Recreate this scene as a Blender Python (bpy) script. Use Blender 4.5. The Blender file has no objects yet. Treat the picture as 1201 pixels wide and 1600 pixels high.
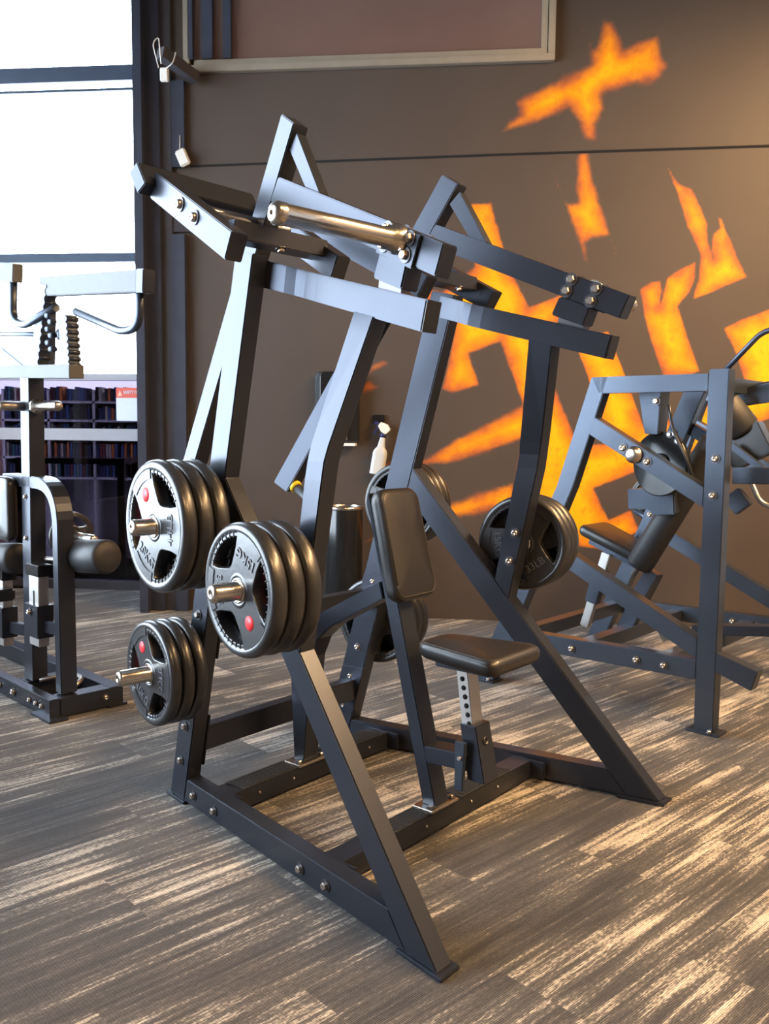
import bpy, bmesh, math, random
from mathutils import Vector, Matrix

random.seed(7)
C = bpy.context.scene.collection
SC = bpy.context.scene

# ------------------------------------------------------------------ camera
PITCH, ROLL, FPX, CAMH = 0.0941, 0.0107, 1405.4, 1.35
_cp, _sp, _cr, _sr = math.cos(PITCH), math.sin(PITCH), math.cos(ROLL), math.sin(ROLL)
_fw = Vector((0, _cp, -_sp)); _rt = Vector((1, 0, 0)); _up = _rt.cross(_fw)
_r2 = _cr * _rt + _sr * _up; _u2 = -_sr * _rt + _cr * _up
cd = bpy.data.cameras.new('camera'); cam = bpy.data.objects.new('camera', cd); C.objects.link(cam)
m = Matrix.Identity(4)
for i in range(3):
    m[i][0] = _r2[i]; m[i][1] = _u2[i]; m[i][2] = -_fw[i]
m[2][3] = CAMH
cam.matrix_world = m
cd.sensor_fit = 'VERTICAL'; cd.sensor_height = 24.0; cd.sensor_width = 18.0
cd.lens = FPX / 1600 * 24.0; cd.clip_start = 0.05; cd.clip_end = 200
cd.dof.use_dof = True; cd.dof.focus_distance = 2.9; cd.dof.aperture_fstop = 5.6
SC.camera = cam

# ------------------------------------------------------------------ world, lights, exposure
w = bpy.data.worlds.new('sky'); SC.world = w; w.use_nodes = True
bg = w.node_tree.nodes['Background']
bg.inputs[0].default_value = (0.78, 0.88, 1.0, 1); bg.inputs[1].default_value = 18.5
SC.view_settings.view_transform = 'Standard'; SC.view_settings.look = 'None'
SC.view_settings.exposure = 0.0; SC.view_settings.gamma = 1.0
SC.view_settings.use_curve_mapping = False
SC.cycles.max_bounces = 7; SC.cycles.diffuse_bounces = 4; SC.cycles.glossy_bounces = 4
SC.cycles.transparent_max_bounces = 8; SC.cycles.sample_clamp_indirect = 6.0
SC.cycles.use_denoising = True

def area(name, loc, target, sx, sy, power, col, portal=False, spread=None):
    l = bpy.data.lights.new(name, 'AREA'); l.shape = 'RECTANGLE'; l.size = sx; l.size_y = sy
    l.energy = power; l.color = col
    if spread: l.spread = spread
    o = bpy.data.objects.new(name, l); C.objects.link(o); o.location = loc
    o.rotation_euler = (Vector(target) - Vector(loc)).to_track_quat('-Z', 'Y').to_euler()
    if portal: l.cycles.is_portal = True
    return o

XL, XR, YB, ZC = -3.75, 3.9, -3.2, 5.25          # left wall, right wall, wall behind, ceiling
# sky portals in the window openings
area('left_window_portal', (XL, 4.1, 2.46), (0, 4.1, 2.46), 6.5, 3.9, 1, (1, 1, 1), portal=True)
area('back_window_portal', (-2.85, 7.3, 3.1), (-2.6, 0, 3.1), 1.7, 2.6, 1, (1, 1, 1), portal=True)
WARM = (1.0, 0.60, 0.27)
LAMPS = [(2.9, 0.3, 4.5, 190), (3.3, 1.9, 4.4, 240), (1.2, -1.2, 5.0, 130), (3.3, 3.7, 4.3, 230)]

# ------------------------------------------------------------------ material helpers
def mat(name):
    m = bpy.data.materials.new(name); m.use_nodes = True
    nt = m.node_tree; b = nt.nodes['Principled BSDF']
    return m, nt, b
def N(nt, t, **k):
    n = nt.nodes.new(t)
    for a, v in k.items(): setattr(n, a, v)
    return n
def math_(nt, op, a, b=None, c=None, clamp=False):
    n = N(nt, 'ShaderNodeMath', operation=op); n.use_clamp = clamp
    for i, x in enumerate((a, b, c)):
        if x is None: continue
        if isinstance(x, (int, float)): n.inputs[i].default_value = x
        else: nt.links.new(x, n.inputs[i])
    return n.outputs[0]
def mix(nt, f, a, b):
    n = N(nt, 'ShaderNodeMix', data_type='RGBA')
    for i, x in ((0, f), (6, a), (7, b)):
        if isinstance(x, (int, float)): n.inputs[i].default_value = x
        elif isinstance(x, tuple): n.inputs[i].default_value = (*x, 1) if len(x) == 3 else x
        else: nt.links.new(x, n.inputs[i])
    return n.outputs[2]
def noise(nt, vec, scale, detail=3, rough=0.5):
    n = N(nt, 'ShaderNodeTexNoise'); n.inputs['Scale'].default_value = scale
    n.inputs['Detail'].default_value = detail; n.inputs['Roughness'].default_value = rough
    if vec is not None: nt.links.new(vec, n.inputs['Vector'])
    return n
def ramp(nt, f, stops):
    n = N(nt, 'ShaderNodeValToRGB'); cr = n.color_ramp
    while len(cr.elements) < len(stops): cr.elements.new(0.5)
    for e, (p, c) in zip(cr.elements, stops):
        e.position = p; e.color = (*c, 1) if len(c) == 3 else c
    nt.links.new(f, n.inputs[0]); return n.outputs[0]
def bump(nt, b, h, s, d=0.001):
    n = N(nt, 'ShaderNodeBump'); n.inputs['Strength'].default_value = s; n.inputs['Distance'].default_value = d
    nt.links.new(h, n.inputs['Height']); nt.links.new(n.outputs[0], b.inputs['Normal'])
def simple(name, col, rough=0.5, metal=0.0, nscale=None, nstr=0.15, var=0.12, spec=0.5, coat=0.0, dist=0.001):
    m, nt, b = mat(name)
    b.inputs['Metallic'].default_value = metal; b.inputs['Roughness'].default_value = rough
    b.inputs['Specular IOR Level'].default_value = spec
    if coat: b.inputs['Coat Weight'].default_value = coat; b.inputs['Coat Roughness'].default_value = 0.12
    tc = N(nt, 'ShaderNodeTexCoord')
    n = noise(nt, tc.outputs['Object'], 9, 4)
    c2 = tuple(min(1, x * (1 + var)) for x in col); c1 = tuple(x * (1 - var) for x in col)
    nt.links.new(mix(nt, n.outputs[0], c1, c2), b.inputs['Base Color'])
    if nscale:
        n2 = noise(nt, tc.outputs['Object'], nscale, 2)
        bump(nt, b, n2.outputs[0], nstr, dist)
    return m

M = {}
M['steel'] = simple('satin_black_steel', (0.042, 0.048, 0.064), 0.30, 0.66, 900, 0.10, 0.08)
M['steel2'] = simple('blue_black_steel', (0.058, 0.072, 0.098), 0.33, 0.62, 900, 0.10, 0.08)
M['chrome'] = simple('worn_chrome', (0.62, 0.57, 0.50), 0.24, 1.0, 60, 0.06, 0.1)
M['zinc'] = simple('zinc_bolt', (0.58, 0.52, 0.46), 0.3, 1.0, 80, 0.1, 0.1)
M['washer'] = simple('dark_washer', (0.10, 0.10, 0.11), 0.4, 0.9)
M['brushed'] = simple('brushed_steel', (0.50, 0.48, 0.46), 0.42, 1.0, 200, 0.2, 0.2)
M['rubber'] = simple('black_rubber', (0.019, 0.020, 0.023), 0.33, 0.0, 45, 0.25, 0.1, 0.7, 0.15, 0.002)
M['text'] = simple('raised_rubber_letters', (0.10, 0.105, 0.12), 0.35, 0.0, None, 0, 0.1, 0.6)
M['reddot'] = simple('red_badge', (0.75, 0.03, 0.04), 0.45)
M['vinyl'] = simple('black_vinyl', (0.014, 0.0135, 0.014), 0.40, 0.0, 260, 0.35, 0.1, 0.6, 0.12)
M['stitch'] = simple('vinyl_seam', (0.035, 0.033, 0.032), 0.5)
M['foam'] = simple('black_foam_roller', (0.025, 0.026, 0.03), 0.5, 0, 300, 0.2)
M['grip'] = simple('tread_strip', (0.02, 0.021, 0.023), 0.7, 0, 300, 0.5)
M['plastic'] = simple('black_gloss_plastic', (0.010, 0.011, 0.012), 0.2, 0, None, 0, 0.1, 0.5, 0.15)
M['yellow'] = simple('yellow_ring', (0.85, 0.62, 0.03), 0.35)
M['white'] = simple('white_plastic', (0.78, 0.77, 0.72), 0.4)
M['milky'] = simple('milky_bottle', (0.55, 0.58, 0.58), 0.35)
M['navy'] = simple('navy_plastic', (0.02, 0.025, 0.10), 0.35)
M['column'] = simple('hazed_painted_column', (0.036, 0.042, 0.066), 0.38, 0.0, 14, 0.25, 0.25, 0.5)  # dark paint with the blue window haze mixed into the colour
M['midgrey'] = simple('hazed_grey_steel', (0.10, 0.105, 0.115), 0.6)  # dark rails with the window haze painted in as a paler grey
M['trim'] = simple('dark_trim', (0.050, 0.046, 0.052), 0.4)
M['alu'] = simple('anodised_window_frame', (0.50, 0.45, 0.36), 0.38, 0.7)
M['darkalu'] = simple('dark_window_rail', (0.07, 0.09, 0.13), 0.4, 0.5)
M['greyrail'] = simple('grey_rail', (0.30, 0.29, 0.31), 0.5, 0.2)
M['roomwall'] = simple('grey_room_wall', (0.16, 0.15, 0.15), 0.8)
M['ceiling'] = simple('dark_ceiling', (0.10, 0.095, 0.09), 0.85)
M['shelfwhite'] = simple('pale_shelf_board', (0.52, 0.52, 0.56), 0.6)
M['paper'] = simple('white_paper', (0.62, 0.64, 0.78), 0.7)
M['signred'] = simple('red_sign_band', (0.62, 0.09, 0.05), 0.6)
M['letters'] = simple('white_sign_letters', (0.75, 0.75, 0.8), 0.6)

def glassm(name='window_glass', tint=(0.93, 0.95, 0.96)):
    m, nt, b = mat(name)
    out = nt.nodes['Material Output']
    tr = N(nt, 'ShaderNodeBsdfTransparent'); gl = N(nt, 'ShaderNodeBsdfGlossy'); gl.inputs['Roughness'].default_value = 0.02
    lw = N(nt, 'ShaderNodeFresnel'); lw.inputs['IOR'].default_value = 1.5
    tr.inputs[0].default_value = (*tint, 1)
    ms = N(nt, 'ShaderNodeMixShader'); nt.links.new(lw.outputs[0], ms.inputs[0])
    nt.links.new(tr.outputs[0], ms.inputs[1]); nt.links.new(gl.outputs[0], ms.inputs[2])
    nt.links.new(ms.outputs[0], out.inputs[0]); return m
M['glass'] = glassm(); M['darkglass'] = glassm('added_tint_low_glass', (0.24, 0.22, 0.27))  # low pane tint is added to dim the bright room beyond
def tinted():
    m, nt, b = mat('tinted_brown_glass')
    b.inputs['Roughness'].default_value = 0.12; b.inputs['Specular IOR Level'].default_value = 0.9
    tc = N(nt, 'ShaderNodeTexCoord'); n = noise(nt, tc.outputs['Object'], 1.3, 3)
    nt.links.new(mix(nt, n.outputs[0], (0.13, 0.07, 0.055), (0.20, 0.125, 0.10)), b.inputs['Base Color'])
    b.inputs['Coat Weight'].default_value = 0.5
    return m
M['tinted'] = tinted()
def lampm():
    m, nt, b = mat('warm_lamp_diffuser')
    b.inputs['Emission Color'].default_value = (*WARM, 1); b.inputs['Emission Strength'].default_value = 14
    return m
M['lamp'] = lampm()
def brick():
    m, nt, b = mat('brown_brick')
    tc = N(nt, 'ShaderNodeTexCoord'); mp = N(nt, 'ShaderNodeMapping'); mp.inputs['Rotation'].default_value = (math.pi / 2, 0, 0)
    nt.links.new(tc.outputs['Object'], mp.inputs[0])
    br = N(nt, 'ShaderNodeTexBrick'); nt.links.new(mp.outputs[0], br.inputs[0])
    br.inputs['Color1'].default_value = (0.14, 0.075, 0.055, 1); br.inputs['Color2'].default_value = (0.20, 0.10, 0.07, 1)
    br.inputs['Mortar'].default_value = (0.12, 0.09, 0.08, 1); br.inputs['Scale'].default_value = 4
    nt.links.new(br.outputs[0], b.inputs['Base Color']); b.inputs['Roughness'].default_value = 0.85
    return m
M['brick'] = brick()

def carpet():
    m, nt, b = mat('striped_carpet_planks'); L = nt.links
    tc = N(nt, 'ShaderNodeTexCoord'); mp = N(nt, 'ShaderNodeMapping')
    mp.inputs['Rotation'].default_value = (0, 0, math.radians(-43))
    L.new(tc.outputs['Object'], mp.inputs[0])
    sx = N(nt, 'ShaderNodeSeparateXYZ'); L.new(mp.outputs[0], sx.inputs[0])
    U, V = sx.outputs[0], sx.outputs[1]
    row = math_(nt, 'FLOOR', math_(nt, 'DIVIDE', V, 0.27))
    shift = math_(nt, 'MULTIPLY', math_(nt, 'FRACT', math_(nt, 'MULTIPLY', row, 0.37)), 1.1)
    col = math_(nt, 'FLOOR', math_(nt, 'DIVIDE', math_(nt, 'ADD', U, shift), 1.1))
    cx = N(nt, 'ShaderNodeCombineXYZ'); L.new(row, cx.inputs[0]); L.new(col, cx.inputs[1])
    wn = N(nt, 'ShaderNodeTexWhiteNoise', noise_dimensions='3D'); L.new(cx.outputs[0], wn.inputs[0])
    rnd = wn.outputs['Value']
    def vec(su, sv, sz):
        c = N(nt, 'ShaderNodeCombineXYZ')
        L.new(math_(nt, 'MULTIPLY', U, su), c.inputs[0]); L.new(math_(nt, 'MULTIPLY', V, sv), c.inputs[1])
        L.new(math_(nt, 'MULTIPLY', rnd, sz), c.inputs[2]); return c.outputs[0]
    n1 = noise(nt, vec(1.0, 25, 37), 1.0, 5, 0.62).outputs[0]      # long streaks
    n2 = noise(nt, vec(3.2, 72, 11), 1.0, 4, 0.6).outputs[0]         # fine streaks
    n3 = noise(nt, vec(2.2, 5.0, 53), 1.0, 3, 0.55).outputs[0]     # patches
    n4 = noise(nt, vec(60, 210, 0), 1.0, 2, 0.6).outputs[0]        # pile grain
    s = math_(nt, 'ADD', math_(nt, 'MULTIPLY', n1, 0.44), math_(nt, 'MULTIPLY', n2, 0.36))
    s = math_(nt, 'ADD', s, math_(nt, 'MULTIPLY', n3, 0.34))
    s = math_(nt, 'ADD', s, math_(nt, 'MULTIPLY', math_(nt, 'SUBTRACT', rnd, 0.5), 0.11))
    s = math_(nt, 'ADD', s, math_(nt, 'MULTIPLY', math_(nt, 'SUBTRACT', n4, 0.5), 0.24))
    colr = ramp(nt, s, [(0.43, (0.016, 0.016, 0.019)), (0.54, (0.042, 0.040, 0.039)), (0.605, (0.085, 0.079, 0.073)), (0.635, (0.25, 0.228, 0.195)), (0.72, (0.50, 0.455, 0.385))])
    rib = math_(nt, 'SINE', math_(nt, 'MULTIPLY', V, 2 * math.pi / 0.0052))
    dash = math_(nt, 'SINE', math_(nt, 'MULTIPLY', U, 2 * math.pi / 0.0085))
    rr = math_(nt, 'ADD', math_(nt, 'MULTIPLY', rib, 0.75), math_(nt, 'MULTIPLY', dash, 0.25))
    rr = math_(nt, 'ADD', rr, math_(nt, 'MULTIPLY', n4, 1.0))
    dark = math_(nt, 'ADD', math_(nt, 'MULTIPLY', rr, 0.55), 0.72)
    hs = N(nt, 'ShaderNodeVectorMath', operation='SCALE'); L.new(colr, hs.inputs[0]); L.new(dark, hs.inputs['Scale'])
    L.new(hs.outputs[0], b.inputs['Base Color'])
    b.inputs['Roughness'].default_value = 0.85; b.inputs['Specular IOR Level'].default_value = 0.25
    b.inputs['Sheen Weight'].default_value = 0.15
    bump(nt, b, rr, 0.5, 0.0012)
    return m
M['carpet'] = carpet()

def muralwall():
    m, nt, b = mat('black_wall_with_orange_mural'); L = nt.links
    tc = N(nt, 'ShaderNodeTexCoord'); ob = tc.outputs['Object']
    at = N(nt, 'ShaderNodeAttribute', attribute_name='mural'); sdf = at.outputs['Fac']
    at2 = N(nt, 'ShaderNodeAttribute', attribute_name='fade'); fade = at2.outputs['Fac']
    nA = noise(nt, ob, 5.5, 5, 0.6).outputs[0]; nB = noise(nt, ob, 17, 4, 0.6).outputs[0]; nC = noise(nt, ob, 2.4, 3).outputs[0]
    # signed distance in metres, positive inside the painted shape; noisy edge grows with fade
    d = math_(nt, 'ADD', sdf, math_(nt, 'MULTIPLY', math_(nt, 'SUBTRACT', nB, 0.5), math_(nt, 'ADD', 0.010, math_(nt, 'MULTIPLY', fade, 0.07))))
    d = math_(nt, 'SUBTRACT', d, math_(nt, 'MULTIPLY', fade, math_(nt, 'MULTIPLY', math_(nt, 'SUBTRACT', nA, 0.42), 0.10)))
    mask = math_(nt, 'DIVIDE', math_(nt, 'ADD', d, 0.003), math_(nt, 'ADD', 0.007, math_(nt, 'MULTIPLY', fade, 0.05)), clamp=True)
    heat = math_(nt, 'ADD', math_(nt, 'MULTIPLY', math_(nt, 'DIVIDE', sdf, 0.13, clamp=True), 0.42), math_(nt, 'MULTIPLY', nA, 0.72))
    heat = math_(nt, 'ADD', heat, math_(nt, 'MULTIPLY', nB, 0.12))
    heat = math_(nt, 'SUBTRACT', heat, math_(nt, 'MULTIPLY', fade, 0.16))
    oc = ramp(nt, heat, [(0.30, (0.30, 0.08, 0.03)), (0.42, (0.58, 0.14, 0.02)), (0.56, (0.84, 0.25, 0.0)), (0.80, (0.92, 0.40, 0.0))])
    wallc = mix(nt, nC, (0.058, 0.044, 0.036), (0.076, 0.058, 0.046))
    sp = noise(nt, ob, 160, 2, 0.7).outputs[0]
    wallc = mix(nt, math_(nt, 'MULTIPLY', math_(nt, 'GREATER_THAN', sp, 0.745), 0.25), wallc, (0.35, 0.28, 0.22))
    core = math_(nt, 'DIVIDE', sdf, 0.11, clamp=True)
    thin = math_(nt, 'MULTIPLY', math_(nt, 'MULTIPLY', fade, 0.85), math_(nt, 'SUBTRACT', 1.0, core))
    mk = math_(nt, 'MULTIPLY', mask, math_(nt, 'SUBTRACT', 1.0, thin))
    smudge = math_(nt, 'MULTIPLY', math_(nt, 'MULTIPLY', math_(nt, 'SUBTRACT', nB, 0.54), 6.0, clamp=True), 0.38)
    oc = mix(nt, smudge, oc, (0.34, 0.085, 0.012))
    L.new(mix(nt, mk, wallc, oc), b.inputs['Base Color'])
    b.inputs['Roughness'].default_value = 0.5; b.inputs['Specular IOR Level'].default_value = 0.35
    fine = noise(nt, ob, 260, 2).outputs[0]; bump(nt, b, fine, 0.35, 0.001)
    return m
M['mural'] = muralwall()

# ------------------------------------------------------------------ mesh helpers
class G:
    """collects bevelled solids into one mesh"""
    def __init__(s): s.bm = bmesh.new(); s.smooth = False
    def merge(s, b2, mtx=None):
        if mtx is not None: bmesh.ops.transform(b2, matrix=mtx, verts=b2.verts)
        me = bpy.data.meshes.new('t'); b2.to_mesh(me); b2.free(); s.bm.from_mesh(me); bpy.data.meshes.remove(me)
        return s
    def loft(s, secs, bev=0.004, seg=2, closed_ends=True):
        """secs: list of rings (same count) of 3D points"""
        b = bmesh.new(); rings = [[b.verts.new(p) for p in r] for r in secs]; n = len(rings[0])
        for a, c in zip(rings, rings[1:]):
            for i in range(n): b.faces.new((a[i], a[(i + 1) % n], c[(i + 1) % n], c[i]))
        if closed_ends: b.faces.new(rings[0]); b.faces.new(rings[-1])
        bmesh.ops.recalc_face_normals(b, faces=b.faces)
        if bev:
            if bev > 0.0035: bev *= 0.62
            ed = [e for e in b.edges if len(e.link_faces) == 2 and e.calc_face_angle(0) > 0.5]
            bmesh.ops.bevel(b, geom=ed, offset=bev, segments=seg, affect='EDGES', clamp_overlap=True)
        return s.merge(b)
    def box(s, c, size, rot=None, bev=0.004, seg=2):
        x, y, z = [v / 2 for v in size]
        r = [[(-x, -y, k), (x, -y, k), (x, y, k), (-x, y, k)] for k in (-z, z)]
        mt = Matrix.Translation(c) @ (rot.to_4x4() if rot else Matrix.Identity(4))
        return s.loft([[mt @ Vector(p) for p in q] for q in r], bev, seg)
    def beam(s, a, b, w, h, up=(0, 0, 1), bev=0.005, ext=0.0):
        """rect tube from a to b; w across, h along 'up'"""
        a, b = Vector(a), Vector(b); d = (b - a).normalized(); a = a - d * ext; b = b + d * ext
        x = d.cross(Vector(up)).normalized(); u = x.cross(d).normalized()
        q = [x * sx * w / 2 + u * su * h / 2 for sx, su in ((-1, -1), (1, -1), (1, 1), (-1, 1))]
        return s.loft([[p + o for o in q] for p in (a, b)], bev)
    def lathe(s, prof, o=(0, 0, 0), axis=(0, 0, 1), n=28, ref=None, cap=True, loop=False):
        """prof: list of (r, t) along the axis"""
        o = Vector(o); ax = Vector(axis).normalized()
        x = ax.orthogonal().normalized() if ref is None else (Vector(ref) - ax * Vector(ref).dot(ax)).normalized(); y = ax.cross(x)
        b = bmesh.new(); rings = []
        for r, t in prof:
            if r < 1e-6: rings.append([b.verts.new(o + ax * t)])
            else: rings.append([b.verts.new(o + ax * t + (x * math.cos(2 * math.pi * i / n) + y * math.sin(2 * math.pi * i / n)) * r) for i in range(n)])
        for p, q in zip(rings, rings[1:] + (rings[:1] if loop else [])):
            for i in range(n):
                j = (i + 1) % n
                if len(p) == 1 and len(q) == 1: continue
                if len(p) == 1: f = b.faces.new((p[0], q[j], q[i]))
                elif len(q) == 1: f = b.faces.new((p[i], p[j], q[0]))
                else: f = b.faces.new((p[i], p[j], q[j], q[i]))
                f.smooth = True
        for rg, first in ((rings[0], 1), (rings[-1], 0)):
            if cap and len(rg) > 1: b.faces.new(rg)
        bmesh.ops.recalc_face_normals(b, faces=b.faces)
        return s.merge(b)
    def tube(s, pts, r, n=14, cap=True):
        pts = [Vector(p) for p in pts]; b = bmesh.new(); rings = []; pu = None
        for i, p in enumerate(pts):
            d = (pts[min(i + 1, len(pts) - 1)] - pts[max(i - 1, 0)]).normalized()
            u = d.orthogonal().normalized() if pu is None else (pu - d * pu.dot(d)).normalized(); pu = u; v = d.cross(u)
            rr = r[i] if isinstance(r, (list, tuple)) else r
            rings.append([b.verts.new(p + (u * math.cos(2 * math.pi * k / n) + v * math.sin(2 * math.pi * k / n)) * rr) for k in range(n)])
        for p, q in zip(rings, rings[1:]):
            for i in range(n): f = b.faces.new((p[i], p[(i + 1) % n], q[(i + 1) % n], q[i])); f.smooth = True
        b.faces.new(rings[0]); b.faces.new(rings[-1]); bmesh.ops.recalc_face_normals(b, faces=b.faces)
        return s.merge(b)
    def poly(s, pts, d, bev=0.002):
        """flat polygon pts extruded by vector d"""
        d = Vector(d); return s.loft([[Vector(p) for p in pts], [Vector(p) + d for p in pts]], bev)
    def obj(s, name, material, parent=None, loc=None):
        me = bpy.data.meshes.new(name); s.bm.to_mesh(me); s.bm.free()
        me.materials.append(material)
        o = bpy.data.objects.new(name, me); C.objects.link(o)
        if parent is not None: o.parent = parent
        if loc is not None: o.location = loc
        return o

def fillet(pts, r, n=8):
    """round the corners of a polyline"""
    pts = [Vector(p) for p in pts]; out = [pts[0]]
    for a, b, c in zip(pts, pts[1:], pts[2:]):
        u = (a - b); v = (c - b); rr = min(r, u.length * .48, v.length * .48); p = b + u.normalized() * rr; q = b + v.normalized() * rr
        for i in range(n + 1):
            t = i / n; out.append(p * (1 - t) ** 2 + b * 2 * t * (1 - t) + q * t * t)
    out.append(pts[-1]); return out
def tag(o, label=None, cat=None, group=None, kind=None):
    if label: o['label'] = label
    if cat: o['category'] = cat
    if group: o['group'] = group
    if kind: o['kind'] = kind
    return o
def empty(name, loc, rz=0.0, label=None, cat=None, group=None, mtx=None):
    o = bpy.data.objects.new(name, None); C.objects.link(o); o.empty_display_size = 0.1
    if mtx is not None: o.matrix_world = mtx
    else: o.location = loc; o.rotation_euler = (0, 0, rz)
    return tag(o, label, cat, group)
def struct(o): o['kind'] = 'structure'; return o
def copy_tree(o, parent=None):
    c = o.copy(); C.objects.link(c); c.parent = parent
    for ch in list(o.children): copy_tree(ch, c)
    return c

# ------------------------------------------------------------------ room shell
WA = math.radians(6.34)
WD = Vector((math.cos(WA), -math.sin(WA), 0)); WN = Vector((-math.sin(WA), -math.cos(WA), 0))   # along wall, towards room
W1 = Vector((0.407, 6.288, 0))
def wp(s, z, out=0.0):
    p = W1 + WD * s + WN * out; return Vector((p.x, p.y, z))
WROT = Matrix((WD, -WN, Vector((0, 0, 1)))).transposed()          # local x along wall, y into wall

g = G(); g.box((0, 2.5, -0.05), (9.4, 13.0, 0.1), bev=0); struct(g.obj('floor', M['carpet']))
g = G(); g.box((0, 1.9, ZC + 0.05), (8.6, 11.0, 0.1), bev=0); struct(g.obj('ceiling', M['ceiling']))
# back wall with the mural (grid carrying the signed distance to the painted shapes)
def px_wall(x, y):
    """wall coordinates of a traced photograph point, used once to lay the mural out in metres"""
    d = _r2 * ((x - 600.5) / FPX) - _u2 * ((y - 800) / FPX) + _fw
    n = WN; t = (W1 - Vector((0, 0, CAMH))).dot(n) / d.dot(n); p = Vector((0, 0, CAMH)) + d * t
    return ((p - W1).dot(WD), p.z)
MUR = [
 ([(941,28),(958,31),(968,48),(976,72),(1003,60),(1029,52),(1045,105),(1032,125),(1018,133),(989,135),(967,142),(944,150),(948,170),(934,195),(934,224),(910,220),(903,195),(887,174),(845,193),(778,212),(787,195),(807,176),(802,159),(817,147),(865,125),(919,99),(919,68),(904,37),(911,42),(927,74),(933,57)], 0.6),
 ([(960,211),(968,212),(971,231),(965,224)], 0.8),
 ([(901,236),(921,236),(928,280),(935,300),(945,334),(956,368),(968,404),(959,399),(951,371),(928,374),(915,381),(919,417),(912,405),(897,365),(883,331),(868,286),(866,276),(871,280),(880,308),(887,315),(901,314),(898,290),(899,265)], 0.45),
 ([(1040,256),(1059,286),(1070,291),(1081,295),(1096,325),(1106,351),(1106,376),(1114,405),(1111,376),(1113,365),(1124,357),(1121,339),(1128,341),(1137,365),(1155,408),(1167,433),(1115,456),(1081,470),(1084,456),(1091,439),(1093,399),(1087,382),(1073,354),(1062,317)], 0.15),
 ([(999,452),(1016,440),(1032,439),(1034,456),(1030,479),(1042,433),(1064,419),(1087,409),(1086,433),(1077,457),(1059,479),(1073,521),(1084,555),(1094,580),(1073,587),(1036,590),(1022,550),(1008,504)], 0.12),
 ([(727,318),(768,316),(786,382),(806,438),(827,478),(880,458),(893,490),(845,525),(864,597),(890,661),(925,755),(945,830),(820,835),(803,748),(814,690),(815,631),(781,535),(733,553),(750,603),(705,615),(690,608),(705,540),(712,500),(670,478),(655,447),(690,455),(741,416)], 0.2),
 ([(815,631),(890,661),(880,700),(814,690),(760,708),(700,727),(640,728),(560,742),(600,722),(665,715),(713,682),(770,655)], 0.45),
 ([(803,748),(717,778),(640,800),(590,830),(560,850),(640,842),(700,816),(765,803),(830,835)], 0.6),
 ([(893,525),(950,518),(976,585),(1005,667),(1012,690),(944,694),(918,588)], 0.05),
 ([(880,690),(944,694),(1005,667),(1059,650),(1170,606),(1230,585),(1230,645),(1166,668),(1074,710),(990,739),(928,764),(951,811),(985,797),(1000,830),(945,860),(870,850)], 0.15),
 ([(1129,513),(1155,500),(1230,472),(1230,615),(1172,640),(1166,606),(1155,572),(1144,541)], 0.15),
 ([(600,562),(608,566),(604,573),(583,582),(572,592),(580,566)], 0.5),
 ([(578,592),(585,600),(599,599),(597,605),(566,617),(564,600)], 0.5)]
POL = [([px_wall(*q) for q in p], f) for p, f in MUR]
def seg_d(px, py, a, b):
    ax, ay = a; dx, dy = b[0] - ax, b[1] - ay; L2 = dx * dx + dy * dy
    t = 0 if L2 == 0 else max(0, min(1, ((px - ax) * dx + (py - ay) * dy) / L2))
    return math.hypot(px - ax - t * dx, py - ay - t * dy)
def sd(px, py, P):
    ins = False; n = len(P); dm = 9
    for i in range(n):
        a = P[i]; b = P[i - 1]; dm = min(dm, seg_d(px, py, a, b))
        if (a[1] > py) != (b[1] > py) and px < (b[0] - a[0]) * (py - a[1]) / (b[1] - a[1]) + a[0]: ins = not ins
    return dm if ins else -dm
BB = [(min(q[0] for q in p) - .15, max(q[0] for q in p) + .15, min(q[1] for q in p) - .15, max(q[1] for q in p) + .15) for p, f in POL]
S0w, S1w, NZ = -2.06, 3.45, 0
xs = [S0w] + [-0.9 + i * 0.014 for i in range(int(3.55 / 0.014))] + [2.66, S1w]
zs = [0.0] + [0.45 + i * 0.014 for i in range(int(3.75 / 0.014))] + [4.25, ZC + 0.05]
bmw = bmesh.new(); ly = bmw.verts.layers.float.new('mural'); lf = bmw.verts.layers.float.new('fade'); grid = []
for z in zs:
    r = []
    for s_ in xs:
        v = bmw.verts.new(wp(s_, z)); best = -0.2; fd = 0.0
        for (P, f), q in zip(POL, BB):
            if q[0] < s_ < q[1] and q[2] < z < q[3]:
                dd = sd(s_, z, P)
                if dd > best: best = dd; fd = f
        v[ly] = best; v[lf] = fd; r.append(v)
    grid.append(r)
for a, b_ in zip(grid, grid[1:]):
    for i in range(len(xs) - 1): bmw.faces.new((a[i], a[i + 1], b_[i + 1], b_[i]))
me = bpy.data.meshes.new('wall_back'); 
# thickness behind the painted face
pts = [wp(S0w, 0, -0.2), wp(S1w, 0, -0.2), wp(S1w, ZC + .05, -0.2), wp(S0w, ZC + .05, -0.2)]
q = [bmw.verts.new(p) for p in pts]; bmw.faces.new(q[::-1])
cn = [grid[0][0], grid[0][-1], grid[-1][-1], grid[-1][0]]
for i in range(4):
    if i in (1, 3): bmw.faces.new((cn[i], cn[(i + 1) % 4], q[(i + 1) % 4], q[i]))
for v in q: v[ly] = -1
bmw.to_mesh(me); bmw.free(); me.materials.append(M['mural'])
o = bpy.data.objects.new('wall_back', me); C.objects.link(o); struct(o)
# panel joint running along the wall
g = G()
a = [wp(-1.80, 3.15, 0.001), wp(0.34, 3.182, 0.001), wp(2.1, 3.199, 0.001), wp(3.4, 3.21, 0.001)]
for p, r in zip(a, a[1:]): g.beam(p, r, 0.004, 0.016, bev=0)
struct(g.obj('trim_1', simple('joint_shadow_gap', (0.004, 0.004, 0.004), 0.9)))
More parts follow.
